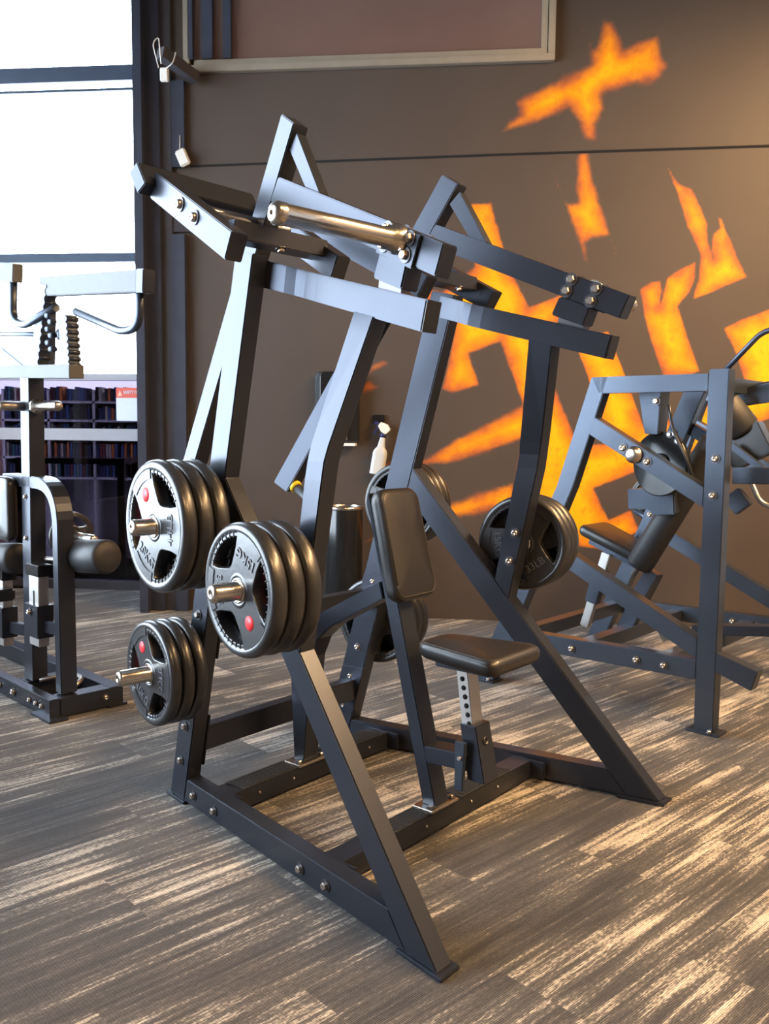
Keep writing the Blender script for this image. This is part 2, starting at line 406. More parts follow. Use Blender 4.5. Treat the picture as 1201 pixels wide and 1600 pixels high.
# corner column beside the glazing, and the strips next to it
def wbox(name, s0, s1, z0, z1, o0, o1, m, bev=0.004):
    g = G(); c = wp((s0 + s1) / 2, (z0 + z1) / 2, (o0 + o1) / 2); g.box(c, (s1 - s0, abs(o1 - o0), z1 - z0), WROT, bev)
    return g.obj(name, m)
struct(wbox('wall_column', -2.155, -2.0, 0, ZC, -0.35, 0.06, M['column']))
struct(wbox('trim_2', -2.0, -1.925, 0, ZC, -0.05, 0.03, M['trim']))
struct(wbox('trim_3', -1.925, -1.83, 0.0, 2.68, 0.001, 0.05, M['column']))
struct(wbox('trim_4', -1.925, -1.83, 3.14, 3.72, 0.001, 0.035, M['column']))
struct(wbox('trim_6', -1.925, -1.72, 2.70, 2.79, 0.001, 0.02, M['trim']))
# high interior window
def tri_frame(name, s0, s1, z0, z1, wd, out, m):
    g = G()
    for (x0, x1, y0, y1) in ((s0, s1, z0, z0 + wd), (s1 - wd, s1, z0 + wd, z1), (s0, s0 + wd, z0 + wd, z1), (s0, s1, z1, z1 + wd)):
        g.box(wp((x0 + x1) / 2, (y0 + y1) / 2, out / 2), (x1 - x0, out, y1 - y0), WROT, 0.003)
    return g.obj(name, m)
wf = struct(tri_frame('window_1', -1.83, 0.69, 3.765, 4.6, 0.045, 0.05, M['alu']))
g = G()
for (x0, x1, y0, y1) in ((-1.76, 0.640, 3.81, 3.85), (0.600, 0.640, 3.85, 4.6)):
    g.box(wp((x0 + x1) / 2, (y0 + y1) / 2, 0.016), (x1 - x0, 0.028, y1 - y0), WROT, 0.003)
g.obj('window_frame', M['alu'], wf)
g = G(); g.box(wp(-0.57, 4.2, 0.006), (2.40, 0.01, 0.75), WROT, 0); g.obj('window_pane', M['tinted'], wf)
g = G()
for x0, x1 in ((-1.80, -1.76), (-1.70, -1.62), (-1.55, -1.49)):
    g.box(wp((x0 + x1) / 2, 4.22, 0.03), (x1 - x0, 0.04, 0.74), WROT, 0.003)
g.obj('mullion', M['column'], wf)
# left wall, wall behind the camera, right wall
def wall_box(name, c, size, m): g = G(); g.box(c, size, bev=0); return struct(g.obj(name, m))
wall_box('wall_left_sill', (XL - 0.08, 4.25, 0.25), (0.16, 7.1, 0.5), M['roomwall'])
wall_box('wall_left', (XL - 0.08, -1.3, 2.62), (0.16, 4.0, 5.3), M['roomwall'])
wall_box('wall_left_head', (XL - 0.08, 4.25, 4.85), (0.16, 7.1, 0.85), M['roomwall'])
for i, y in enumerate((3.0, 5.2, 7.2)):
    wall_box('wall_left_pier', (XL - 0.08, y, 2.46), (0.16, 0.14, 3.94), M['roomwall'])
g = G(); g.box((XL - 0.08, 4.2, 2.46), (0.006, 6.9, 3.94), bev=0); struct(g.obj('window_3', M['glass']))
wall_box('wall_rear', (0, YB - 0.05, 2.65), (8.4, 0.1, 5.4), M['roomwall'])
wall_box('wall_right', (XR + 0.05, 1.3, 2.65), (0.1, 9.2, 5.4), M['roomwall'])
# glazed partition at the back left, one metre further back
GY = 7.3
def gp(x, z, out=0.0):
    s_ = (x + 1.96); p = Vector((-1.96, 7.296, 0)) + WD * s_ + WN * out; return Vector((p.x, p.y, z))
def gbox(name, x0, x1, z0, z1, o0, o1, m, parent=None, bev=0.003):
    g = G(); g.box(gp((x0 + x1) / 2, (z0 + z1) / 2, (o0 + o1) / 2), (x1 - x0, abs(o1 - o0), z1 - z0), WROT, bev); return g.obj(name, m, parent)
wn2 = struct(gbox('window_2', -4.2, -1.75, 1.70, 1.752, -0.04, 0.04, M['greyrail']))
gbox('window_rail', -4.2, -1.75, 4.01, 4.125, -0.04, 0.05, M['darkalu'], wn2)
gbox('window_rail', -4.2, -1.75, 3.945, 3.965, -0.02, 0.02, M['darkalu'], wn2)
gbox('window_rail', -4.2, -1.75, 2.63, 2.70, -0.04, 0.05, M['darkalu'], wn2)
gbox('window_rail', -4.2, -1.75, 1.217, 1.312, -0.03, 0.04, M['greyrail'], wn2)
gbox('window_pane', -4.2, -1.75, 1.75, 5.25, -0.005, 0.001, M['glass'], wn2, 0)
gbox('lower_pane', -4.2, -1.75, 0.06, 1.70, -0.005, 0.001, M['darkglass'], wn2, 0)
struct(gbox('baseboard_back', -4.2, -1.75, 0.0, 0.07, -0.05, 0.05, M['trim']))
# the room beyond the low panes
wall_box('wall_return', (-1.72, 6.85, 2.6), (0.06, 0.95, 5.2), M['column'])
g = G(); g.box((-2.9, 9.9, 0.83), (4.4, 0.2, 1.66), bev=0); struct(g.obj('wall_beyond', M['brick']))
g = G(); g.box((-2.9, 9.0, -0.05), (4.6, 3.4, 0.1), bev=0); struct(g.obj('floor_beyond', simple('dark_floor_tiles', (0.03, 0.035, 0.06), 0.3, 0, 8, 0.3, 0.5)))

# ------------------------------------------------------------------ ceiling lamps (warm)
for i, (x, y, z, pw) in enumerate(LAMPS):
    where = ['in the near right corner', 'beside the right wall, halfway along', 'behind the viewpoint', 'in the corner by the mural'][i]
    t = empty('pendant_light', (x, y, z), 0, 'long warm pendant light hanging ' + where, 'pendant light', 'warm pendant lights')
    g = G(); g.box((0, 0, 0.04), (0.62, 1.42, 0.06), bev=0.006); g.obj('housing', M['plastic'], t)
    g = G(); g.box((0, 0, 0.005), (0.58, 1.38, 0.01), bev=0); g.obj('diffuser', M['lamp'], t)
    for yy in (-.6, .6):
        g = G(); g.tube([(0, yy, 0.06), (0, yy, ZC - z)], 0.004, 6); g.obj('cable', M['plastic'], t)
    l = bpy.data.lights.new('lamp_glow', 'AREA'); l.shape = 'RECTANGLE'; l.size = 0.56; l.size_y = 1.36; l.energy = pw; l.color = WARM
    lo = bpy.data.objects.new('lamp_glow', l); C.objects.link(lo); lo.parent = t; lo.location = (0, 0, -0.02)

# ------------------------------------------------------------------ bolts
def bolt_mesh(name, dome=False, r=0.0115):
    g = G()
    g.lathe([(r * 1.55, 0), (r * 1.55, 0.003), (0, 0.003)], n=20)
    if dome: g.lathe([(r, 0.003), (r, 0.006), (r * .8, 0.011), (r * .45, 0.014), (r * .4, 0.011), (0, 0.011)], n=16)
    else: g.lathe([(r, 0.003), (r, 0.011), (r * .8, 0.0135), (0, 0.0135)], n=6)
    for f in g.bm.faces:
        if not dome or f.calc_center_median().z < .0061: f.smooth = False
        f.material_index = 1 if max(v.co.z for v in f.verts) <= 0.0031 else 0
    me = bpy.data.meshes.new(name); g.bm.to_mesh(me); g.bm.free(); me.materials.append(M['zinc']); me.materials.append(M['washer']); return me
BM = bolt_mesh('bolt_hex'); BD = bolt_mesh('bolt_dome', True)
def bolt(parent, p, nrm, me=BD, sc=1.0):
    o = bpy.data.objects.new('bolt', me); C.objects.link(o); o.parent = parent
    o.location = p; o.rotation_euler = Vector(nrm).to_track_quat('Z', 'Y').to_euler(); o.scale = (sc, sc, sc); return o

# ------------------------------------------------------------------ weight plates
def text_bm(s, size, depth):
    cu = bpy.data.curves.new('t', 'FONT'); cu.body = s; cu.size = size; cu.extrude = depth; cu.align_x = 'CENTER'; cu.align_y = 'CENTER'
    cu.resolution_u = 2
    o = bpy.data.objects.new('t', cu); C.objects.link(o)
    dg = bpy.context.evaluated_depsgraph_get(); me = bpy.data.meshes.new_from_object(o.evaluated_get(dg)); 
    b = bmesh.new(); b.from_mesh(me); bpy.data.objects.remove(o); bpy.data.meshes.remove(me); bpy.data.curves.remove(cu)
    return b
def make_plate(R, T, kg, lb):
    """axis +Z = outer face; lies centred on z=0..T, three grip holes"""
    t = empty('weight_plate', (0, 0, 0))
    g = G()
    # rim: fat rounded ring
    rb = T * 0.42; ri = R - 0.036 * R / 0.2
    prof = [(ri, T * .16), (ri - 0.001, T * .5), (ri, T * .84), (ri + 0.006, T * .93), (R - rb * .75, T), (R - rb * .35, T * .93), (R - rb * .08, T * .75), (R, T * .5), (R - rb * .08, T * .25), (R - rb * .35, T * .07), (R - rb * .75, 0), (ri + 0.006, T * .07), (ri, T * .16)]
    b = bmesh.new(); n = 72; rings = []
    for r, z in prof[:-1]: rings.append([b.verts.new((r * math.cos(2 * math.pi * i / n), r * math.sin(2 * math.pi * i / n), z)) for i in range(n)])
    for k in range(len(rings)):
        p, q_ = rings[k], rings[(k + 1) % len(rings)]
        for i in range(n): f = b.faces.new((p[i], p[(i + 1) % n], q_[(i + 1) % n], q_[i])); f.smooth = True
    bmesh.ops.recalc_face_normals(b, faces=b.faces); g.merge(b)
    # web with three kidney holes: spokes at 120, 240, 0 deg; holes centred at 60, 180, 300
    cu = bpy.data.curves.new('t', 'CURVE'); cu.dimensions = '2D'; cu.fill_mode = 'BOTH'; cu.extrude = T * 0.35; cu.bevel_depth = 0.003; cu.bevel_resolution = 1
    def spl(P):
        s_ = cu.splines.new('POLY'); s_.points.add(len(P) - 1)
        for i, p in enumerate(P): s_.points[i].co = (p[0], p[1], 0, 1)
        s_.use_cyclic_u = True
    spl([((ri + .004) * math.cos(2 * math.pi * i / n), (ri + .004) * math.sin(2 * math.pi * i / n)) for i in range(n)])
    hub = R * 0.115 + 0.002
    spl([(0.030 * math.cos(2 * math.pi * i / 24), 0.030 * math.sin(2 * math.pi * i / 24)) for i in range(24)])
    for c in (60, 180, 300):
        P = []; ro = ri - 0.003; half = 35
        for i in range(13):
            a_ = math.radians(c - half + 2 * half * i / 12); P.append((ro * math.cos(a_), ro * math.sin(a_)))
        for i in range(1, 16):       # inner bulging edge towards the hub
            u = i / 16; a_ = math.radians(c + half - 2 * half * u); rr = R * (0.80 - 0.42 * math.sin(math.pi * u) ** 0.55)
            P.append((rr * math.cos(a_), rr * math.sin(a_)))
        spl(P)
    o = bpy.data.objects.new('t', cu); C.objects.link(o); dg = bpy.context.evaluated_depsgraph_get()
    me = bpy.data.meshes.new_from_object(o.evaluated_get(dg)); b = bmesh.new(); b.from_mesh(me)
    bpy.data.objects.remove(o); bpy.data.meshes.remove(me); bpy.data.curves.remove(cu)
    g.merge(b, Matrix.Translation((0, 0, T * .5)))
    # raised lands on the spokes near the rim, hub boss
    HW = T * 0.35 + 0.003; ZT, ZB = T * .5 + HW, T * .5 - HW
    for zf, sg in ((ZT - .0005, 1), (ZB + .0005, -1)):
        for c in (0, 120, 240):
            ring = []
            for rr in (ri - 0.022 * R / .2, ri + 0.010):
                for i in range(7):
                    a_ = math.radians(c - 24 + 48 * (i if rr < ri else 6 - i) / 6); ring.append((rr * math.cos(a_), rr * math.sin(a_), zf))
            g.poly(ring, (0, 0, sg * T * .06), 0.0015)
        g.lathe([(0.031, 0), (0.031, sg * 0.0025), (0.046, sg * 0.0025), (0.05, 0)], (0, 0, zf), (0, 0, 1), 28, cap=False)
    for c in (60, 180, 300):
        for i in range(8):
            a_ = math.radians(c - 28 + 56 * i / 7)
            for zf in (T * .90, T * .10): g.box(((ri + .006) * math.cos(a_), (ri + .006) * math.sin(a_), zf), (0.030, 0.0035, T * .10), Matrix.Rotation(a_, 3, 'Z'), 0.0012, 1)
            g.box(((ri - .001) * math.cos(a_), (ri - .001) * math.sin(a_), T * .5), (0.005, 0.0035, T * .8), Matrix.Rotation(a_, 3, 'Z'), 0.0012, 1)
    g.obj('rubber_body', M['rubber'], t)
    g = G(); g.lathe([(0.0280, 0.0005), (0.0280, T - 0.0005), (0.034, T - 0.0005), (0.036, T - 0.003), (0.036, 0.003), (0.034, 0.0005)], n=28, cap=False, loop=True)
    g.obj('hub_ring', M['chrome'], t)
    for face in (1, -1):
        for sp_, s_, nm in ((240, kg, 'kilogram_marking'), (0, lb, 'pound_marking')):
            b = text_bm(s_, R * 0.23, 0.0018); rr = R * 0.53
            mt = Matrix.Rotation(math.radians(sp_), 4, 'Z') @ Matrix.Translation((rr, 0, 0)) @ Matrix.Rotation(math.radians(90), 4, 'Z')
            if face == 1: mt = Matrix.Translation((0, 0, ZT + .0008)) @ mt
            else: mt = Matrix.Translation((0, 0, ZB - .0008)) @ Matrix.Rotation(math.pi, 4, 'X') @ mt
            g = G(); g.merge(b, mt); g.obj(nm, M['text'], t)
    g = G()
    g.lathe([(R * .112, 0), (R * .112, 0.0012), (0, 0.0012)], (R * .53 * math.cos(math.radians(120)), R * .53 * math.sin(math.radians(120)), ZT - .0005), (0, 0, 1), 24)
    g.obj('round_badge', M['reddot'], t)
    return t
PL = {'20': (0.213, 0.054), '15': (0.187, 0.052), '10': (0.177, 0.042), '5': (0.115, 0.03)}
proto = {k: make_plate(PL[k][0], PL[k][1], k + 'KG', {'20': '44LB', '15': '33LB', '10': '22LB', '5': '11LB'}[k]) for k in PL}
used = set()
def put_plate(kind, p, axis, front, rot, label, group):
    """p: inner-face centre; axis: outer direction; front: local x direction"""
    t = proto[kind] if kind not in used else copy_tree(proto[kind]); used.add(kind)
    z = Vector(axis).normalized(); x = (Vector(front) - z * Vector(front).dot(z)).normalized(); y = z.cross(x)
    mt = Matrix((x, y, z)).transposed().to_4x4(); mt.translation = p
    t.matrix_world = mt @ Matrix.Rotation(math.radians(rot), 4, 'Z'); tag(t, label, 'weight plate', group); return t

# ------------------------------------------------------------------ the row machine
YAW = 0.881
MO = Vector((-0.067 + 0.007 * 0.6362, 3.174 + 0.007 * 0.7715, 0))
RM = empty('row_machine', MO, YAW, 'black steel plate-loaded seated row machine with chest pad, in the middle of the carpet', 'exercise machine')
MW = Matrix.Translation(MO) @ Matrix.Rotation(YAW, 4, 'Z')
def P(u, v, z): return Vector((u, -v, z))
def S(v): return 0.550 + 0.186 * v
TW = 0.064
NO = Vector((1, 0.186, 0)).normalized()          # outward normal of right frame in local coords is (1, +.186): P uses -v
def nout(sg): return P(sg * 1.0, -0.186, 0).normalized()
def slab(g, sg, poly, off=0.0, th=TW, bev=0.005, uf=None):
    """tube cut: polygon (v,z) in the splayed side plane"""
    uf = uf or (lambda v, z: S(v) + off)
    a = [P(sg * uf(v, z), v, z) for v, z in poly]; b = [P(sg * (uf(v, z) - th), v, z) for v, z in poly]
    return g.loft([a, b], bev)
def UA(v, z): return 0.403 + 0.187 * v + 0.016 * z
def sect(g, sg, secs, th=TW, bev=0.005):
    """secs: ((v,z),(v,z),offset) cross-sections of a bent tube"""
    rings = []
    for a, b, off in secs:
        rings.append([P(sg * (S(a[0]) + off), *a), P(sg * (S(b[0]) + off), *b), P(sg * (S(b[0]) + off - th), *b), P(sg * (S(a[0]) + off - th), *a)])
    return g.loft(rings, bev)
def rear_front_edge(z): return -0.453 + 0.2507 * z

for sg in (-1, 1):
    out = nout(sg)
    # base beam
    g = G(); slab(g, sg, [(-0.449, 0.012), (0.735, 0.012), (0.662, 0.097), (-0.428, 0.097)]); bb = g.obj('base_beam', M['steel'], RM)
    # diagonal brace
    g = G(); slab(g, sg, [(0.849, 0.012), (0.732, 0.012), (-0.180, 1.08), (-0.154, 1.186)], bev=0.006, off=0.0006); dg_ = g.obj('diagonal_brace', M['steel'], RM)
    # rear upright
    g = G(); slab(g, sg, [(rear_front_edge(.012), .012), (rear_front_edge(.012) - .104, .012), (rear_front_edge(1.90) - .104, 1.885), (rear_front_edge(1.88), 1.862)], bev=0.006); g.obj('rear_upright', M['steel'], RM)
    # front upright: straight, then bent inwards above the knee
    secs = [((0.205, 0.765), (0.262, 0.69), 0.0), ((0.283, 1.20), (0.365, 1.20), 0.0), ((0.293, 1.255), (0.373, 1.252), -0.003), ((0.299, 1.30), (0.382, 1.295), -0.012), ((0.309, 1.345), (0.393, 1.338), -0.024), ((0.379, 1.674), (0.466, 1.652), -0.116)]
    g = G(); sect(g, sg, secs, bev=0.006); g.obj('front_upright', M['steel'], RM)
    # upper beam, bent outwards to the rear upright
    secs = [((-0.03, 1.777), (-0.010, 1.856), -0.052), ((0.07, 1.751), (0.085, 1.828), -0.086), ((0.105, 1.741), (0.120, 1.818), -0.102), ((0.14, 1.731), (0.157, 1.807), -0.113), ((0.19, 1.717), (0.207, 1.794), -0.116), ((0.653, 1.594), (0.673, 1.673), -0.116)]
    g = G(); sect(g, sg, secs, bev=0.005); g.obj('upper_beam', M['steel'], RM)
    g = G()   # end caps of the two beams
    slab(g, sg, [(0.653, 1.594), (0.673, 1.673), (0.677, 1.672), (0.657, 1.593)], -0.1175, TW - 0.003, 0.001)
    g.obj('end_cap', M['plastic'], RM)
    # feet
    for v0, v1 in ((0.70, 0.868), (-0.575, -0.44)):
        g = G(); slab(g, sg, [(v0, 0.0), (v1, 0.0), (v1, 0.012), (v0, 0.012)], 0.008, 0.082, 0.003); g.obj('foot_plate', M['steel'], RM)
    # bolts through the side frame
    for v, z in ((-0.376, 0.055), (-0.233, 0.05), (0.27, 0.05), (0.395, 0.05)):
        bolt(bb, P(sg * S(v), v, z), out, BM, 1.05)
    for v, z in ((-0.233, 0.05), (0.395, 0.05)):
        bolt(bb, P(sg * (S(v) - TW), v, z), -out, BD, 1.05)
    for z, k in ((0.157, 0), (0.29, 0), (0.42, 1), (0.709, 1), (0.61, 0)):
        v = rear_front_edge(z) - 0.052
        bolt(RM, P(sg * S(v), v, z), out, BM, 1.05); bolt(RM, P(sg * (S(v) - TW), v, z), -out, BD, 1.0)
    for v, z in ((0.284, 0.953), (0.264, 0.843)):
        bolt(RM, P(sg * (S(v) - TW), v, z), -out, BD, 1.15)
    # storage horns
    for (v, z, L_) in ((0.268, 0.903, 0.292), (-0.262, 1.028, 0.27), (-0.378, 0.52, 0.272)):
        r0 = P(sg * S(v), v, z)
        g = G(); g.box(r0 + out * 0.004, (0.008, 0.07, 0.15), Matrix((out, out.cross(Vector((0, 0, 1))), Vector((0, 0, 1)))).transposed(), 0.002)
        hb = g.obj('horn_flange', M['steel'], RM)
        g = G(); g.lathe([(0.032, 0.008), (0.032, 0.016), (0.0265, 0.018), (0.0265, L_ - 0.014), (0.0245, L_ - 0.006), (0.018, L_ - 0.001), (0.006, L_), (0.005, L_ - 0.004), (0, L_ - 0.004)], r0, out, 28)
        g.obj('storage_horn', M['chrome'], RM)
    # ---- pivot bracket: two inclined tubes joined by two cross tubes
    g = G()
    slab(g, sg, [(-0.402, 2.073), (-0.362, 2.146), (0.100, 1.889), (0.060, 1.817)], 0.137, TW, 0.005)
    pb = g.obj('pivot_bracket', M['steel'], RM)
    g = G(); slab(g, sg, [(-0.402, 2.073), (-0.362, 2.146), (0.100, 1.889), (0.060, 1.817)], -0.300, TW, 0.005); g.obj('inner_tube', M['steel'], pb)
    g = G(); a = P(sg * 0.658, -0.405, 2.127); b = P(sg * 0.17, -0.405, 2.127); g.beam(a, b, 0.05, 0.085, (0, 0.5, 0.85), 0.005); g.obj('cross_tube', M['steel'], pb)
    g = G(); a = P(sg * 0.63, -0.01, 1.92); b = P(sg * 0.235, -0.01, 1.922); g.beam(a, b, 0.075, 0.055, (0, 0, 1), 0.005); g.obj('cross_tube', M['steel'], pb)
    vs = -0.125; zs_ = 1.995
    g = G()
    a = P(sg * 0.61, vs, zs_); b = P(sg * 0.27, vs, zs_ )
    pr = []; L_ = (b - a).length; k = int(L_ / 0.004)
    for i in range(k + 1): pr.append((0.0165 if i % 2 else 0.0145, i * L_ / k))
    g.lathe(pr, a, b - a, 18); g.obj('pivot_shaft', M['chrome'], pb)
    for v, z in ((-0.195, 2.016), (-0.106, 1.962)):
        bolt(pb, P(sg * (S(v) + 0.137), v, z), out, BD, 1.25)
    bolt(pb, P(sg * 0.47, 0.05, 1.885), P(0, .3, -1), BM, 0.9)
    # ---- lever arm with weight horn
    g = G(); slab(g, sg, [(0.026, 2.29), (0.091, 2.247), (-0.649, 1.073), (-0.715, 1.113)], uf=UA, bev=0.005); la = g.obj('lever_arm', M['steel'], RM)
    g = G(); slab(g, sg, [(0.0055, 2.11), (0.730, 1.804), (0.699, 1.728), (-0.042, 2.045)], uf=UA, bev=0.005); g.obj('weight_beam', M['steel'], la)
    g = G(); slab(g, sg, [(0.092, 2.222), (0.205, 2.026), (0.132, 2.057), (0.052, 2.182)], uf=lambda v, z: UA(v, z) - 0.012, th=0.040, bev=0.002); g.obj('corner_brace', M['steel'], la)
    g = G(); slab(g, sg, [(0.49, 1.815), (0.598, 1.769), (0.577, 1.708), (0.462, 1.752)], uf=lambda v, z: UA(v, z) + .006, th=0.074, bev=0.007); g.obj('rest_stop', M['steel'], la)
    g = G(); slab(g, sg, [(0.478, 1.748), (0.572, 1.713), (0.569, 1.698), (0.475, 1.724)], uf=lambda v, z: UA(v, z) - .004, th=0.04, bev=0.002); g.obj('stop_pad', simple('weld_metal', (0.16, 0.15, 0.16), 0.5, 0.8, 250, 1.0) if sg < 0 else bpy.data.materials['weld_metal'], RM)
    g = G(); slab(g, sg, [(0.512, 1.893), (0.654, 1.834), (0.618, 1.755), (0.476, 1.817)], uf=lambda v, z: UA(v, z) + .009, th=0.009, bev=0.002); g.obj('horn_plate', M['steel'], la)
    for v, z in ((0.529, 1.87), (0.513, 1.831), (0.616, 1.832), (0.599, 1.792)):
        bolt(la, P(sg * (UA(v, z) + .009), v, z), out, BM, 1.15); bolt(la, P(sg * (UA(v, z) - TW), v, z), -out, BM, 1.3)
    hd = P(sg * 1.0, -0.09, -0.004).normalized(); r0 = P(sg * (UA(.569, 1.836) + .009), .569, 1.836); L_ = 0.415
    g = G(); g.lathe([(0.040, 0), (0.040, 0.012), (0.034, 0.02), (0.031, 0.035), (0.027, 0.038), (0.027, 0.05), (0.0255, 0.052), (0.0255, L_ - 0.034), (0.0275, L_ - 0.033), (0.0275, L_ - 0.014), (0.022, L_ - 0.005), (0.012, L_), (0.004, L_), (0.004, L_ - 0.004), (0, L_ - 0.004)], r0, hd, 32)
    g.obj('weight_horn', M['chrome'], la)
    # hand grip on the lower end of the lever
    uc = UA(-.64, 1.10) - TW / 2; a = P(sg * uc, -0.662, 1.118); d = P(0, 0.85, -0.53).normalized()
    g = G(); g.lathe([(0.017, 0.0), (0.017, 0.10), (0.0, 0.10)], a, d, 20); hg = g.obj('hand_grip', M['chrome'], la)
    g = G(); g.lathe([(0.024, 0.028), (0.027, 0.032), (0.027, 0.044), (0.024, 0.048), (0.018, 0.048)], a, d, 20); g.obj('grip_collar', M['yellow'], hg)
    g = G(); g.lathe([(0.019, 0.05), (0.019, 0.21), (0.015, 0.215), (0, 0.215)], a, d, 20); g.obj('grip_sleeve', M['foam'], hg)

# foot rails with tread strips, cross members, centre posts
for nm, v0, v1 in (('rear', -0.335, -0.235), ('front', 0.295, 0.38)):
    vm = (v0 + v1) / 2; ue = S(vm) - TW - 0.012
    g = G(); g.beam(P(-ue, vm, 0.046), P(ue, vm, 0.046), v1 - v0, 0.068, (0, 0, 1), 0.004); fr = g.obj('foot_rail', M['steel'], RM)
    for sg in (-1, 1):
        g = G(); g.beam(P(sg * (S(vm) - TW + .004), vm - .085, 0.055), P(sg * (S(vm) - TW + .004) + sg * .0316, vm + .085, 0.055), 0.01, 0.07, (0, 0, 1), 0.002)
        g = G(); g.box(P(sg * (ue + .004), vm, 0.05), (0.014, 0.20, 0.066), bev=0.002); g.obj('bracket_plate', M['steel'], fr)
        g = G(); a0, a1 = (0.09, 0.37) if nm == 'rear' else (0.075, 0.39)
        g.box(P(sg * (a0 + a1) / 2, vm, 0.0815), (a1 - a0, v1 - v0 - .004, 0.003), bev=0.001)
        nr = int((a1 - a0) / 0.012)
        for i in range(nr):
            x = a0 + (i + .5) * (a1 - a0) / nr; g.box(P(sg * x, vm, 0.0845), (0.005, (v1 - v0) * .86, 0.003), Matrix.Rotation(0.35, 3, 'Z'), 0)
        g.obj('tread_strip', M['grip'], fr)
        for x in (0.13, 0.30): bolt(fr, P(sg * x, v1, 0.05), P(0, 1, 0), BD, 0.42)
for z0, z1, vc, mm in ((0.19, 0.277, -0.43, 0), (0.60, 0.685, -0.33, 0)):
    ue = S(vc) - TW; g = G(); g.beam(P(-ue, vc, (z0 + z1) / 2), P(ue, vc, (z0 + z1) / 2), 0.05, z1 - z0, (0, 0, 1), 0.004); cb = g.obj('cross_bar', M['steel'], RM)
    for sg in (-1, 1):
        g = G(); slab(g, sg, [(rear_front_edge(z0 - .055) + .006, z0 - 0.055), (rear_front_edge(z0 - .055) - .098, z0 - 0.055), (rear_front_edge(z1 + .055) - .098, z1 + .055), (rear_front_edge(z1 + .055) + .006, z1 + .055)], -TW - .0005, 0.008, 0.002); g.obj('bracket_plate', M['steel'], cb)
P0 = P
def P(u, v, z): return Vector((u - 0.007, -v, z))
UC0, UC1 = -0.064, 0.014; um = (UC0 + UC1) / 2
g = G(); g.poly([P(UC0, -0.292, 0.092), P(UC0, -0.242, 0.092), P(UC0, -0.205, 0.50), P(UC0, -0.17, 0.575), P(UC0, -0.10, 0.635), P(UC0, 0.135, 0.765), P(UC0, 0.120, 0.822), P(UC0, -0.16, 0.672), P(UC0, -0.27, 0.585), P(UC0, -0.315, 0.48)], (UC1 - UC0, 0, 0), 0.004); g.obj('centre_post', M['steel'], RM)
g = G(); g.poly([P(UC0, 0.319, 0.092), P(UC0, 0.372, 0.092), P(UC0, 0.113, 1.11), P(UC0, 0.058, 1.10)], (UC1 - UC0, 0, 0), 0.005); g.obj('pad_post', M['steel'], RM)
for v in (-0.267, 0.345):
    g = G(); g.box(P(um, v, 0.088), (0.15, 0.085, 0.010), bev=0.002); bp = g.obj('base_plate', M['zinc'], RM)
    for s_ in (-1, 1): bolt(bp, P(um + s_ * 0.058, v + .022, 0.093), (0, 0, 1), BM, 0.8)
# chest pad
def cushion(g, w0, w1, h, t, r, mt, seg=8, puff=0.012):
    """rounded slab: width w0 at y=0 .. w1 at y=h, thickness t (z)"""
    ol = []
    cs = [(-w0 / 2, 0), (w0 / 2, 0), (w1 / 2, h), (-w1 / 2, h)]
    for i in range(4):
        a, b_, c = Vector(cs[i - 1]), Vector(cs[i]), Vector(cs[(i + 1) % 4]); u = (a - b_).normalized(); v = (c - b_).normalized(); p = b_ + u * r; q_ = b_ + v * r
        for k in range(seg + 1): tt = k / seg; ol.append(p * (1 - tt) ** 2 + b_ * 2 * tt * (1 - tt) + q_ * tt * tt)
    ctr = Vector((0, h / 2)); b = bmesh.new(); rings = []
    lv = [(0.0, -0.004), (0.10, 0.004), (0.35, 0.011), (0.6, 0.012), (0.80, 0.008), (0.92, 0.0), (0.98, -0.009), (1.0, -0.018)]
    for f, ins in lv:
        rings.append([b.verts.new((*(p + (p - ctr).normalized() * (ins - 0.012)), f * t)) for p in ol])
    for sc_, dz in ((0.8, 0.5), (0.5, 0.8), (0.2, 1.0)):
        rings.append([b.verts.new((*(ctr + (Vector(v.co[:2]) - ctr) * sc_), t + puff * dz)) for v in rings[len(lv) - 1]])
    n = len(ol)
    for p, q_ in zip(rings, rings[1:]):
        for i in range(n): f = b.faces.new((p[i], p[(i + 1) % n], q_[(i + 1) % n], q_[i])); f.smooth = True
    b.faces.new(rings[0]); f = b.faces.new(rings[-1]); f.smooth = True
    bmesh.ops.recalc_face_normals(b, faces=b.faces); g.merge(b, mt)
    return ol, ctr
def piping(g, ol, ctr, ins, z, r, mt):
    pts = [Vector((*(p + (p - ctr).normalized() * (ins - 0.012)), z)) for p in ol]; pts.append(pts[0]); g.tube([mt @ p for p in pts], r, 6)
upv = P0(0, -0.26, 1).normalized(); nrm = P0(0, 1, 0.26).normalized(); xd = upv.cross(nrm)
mt = Matrix((xd, upv, nrm)).transposed().to_4x4(); mt.translation = P(um + .010, 0.204, 0.760)
g = G(); ol, ctr = cushion(g, 0.222, 0.205, 0.385, 0.058, 0.045, mt); pad = g.obj('chest_pad', M['vinyl'], RM)
g = G(); piping(g, ol, ctr, -0.004, 0.0545, 0.0022, mt); g.obj('seam', M['stitch'], pad)
g = G(); mb = mt.copy(); g.box((mb @ Vector((0, 0.20, -0.008))), (0.17, 0.36, 0.014), mb.to_3x3(), 0.003); g.obj('backing_board', M['plastic'], pad)
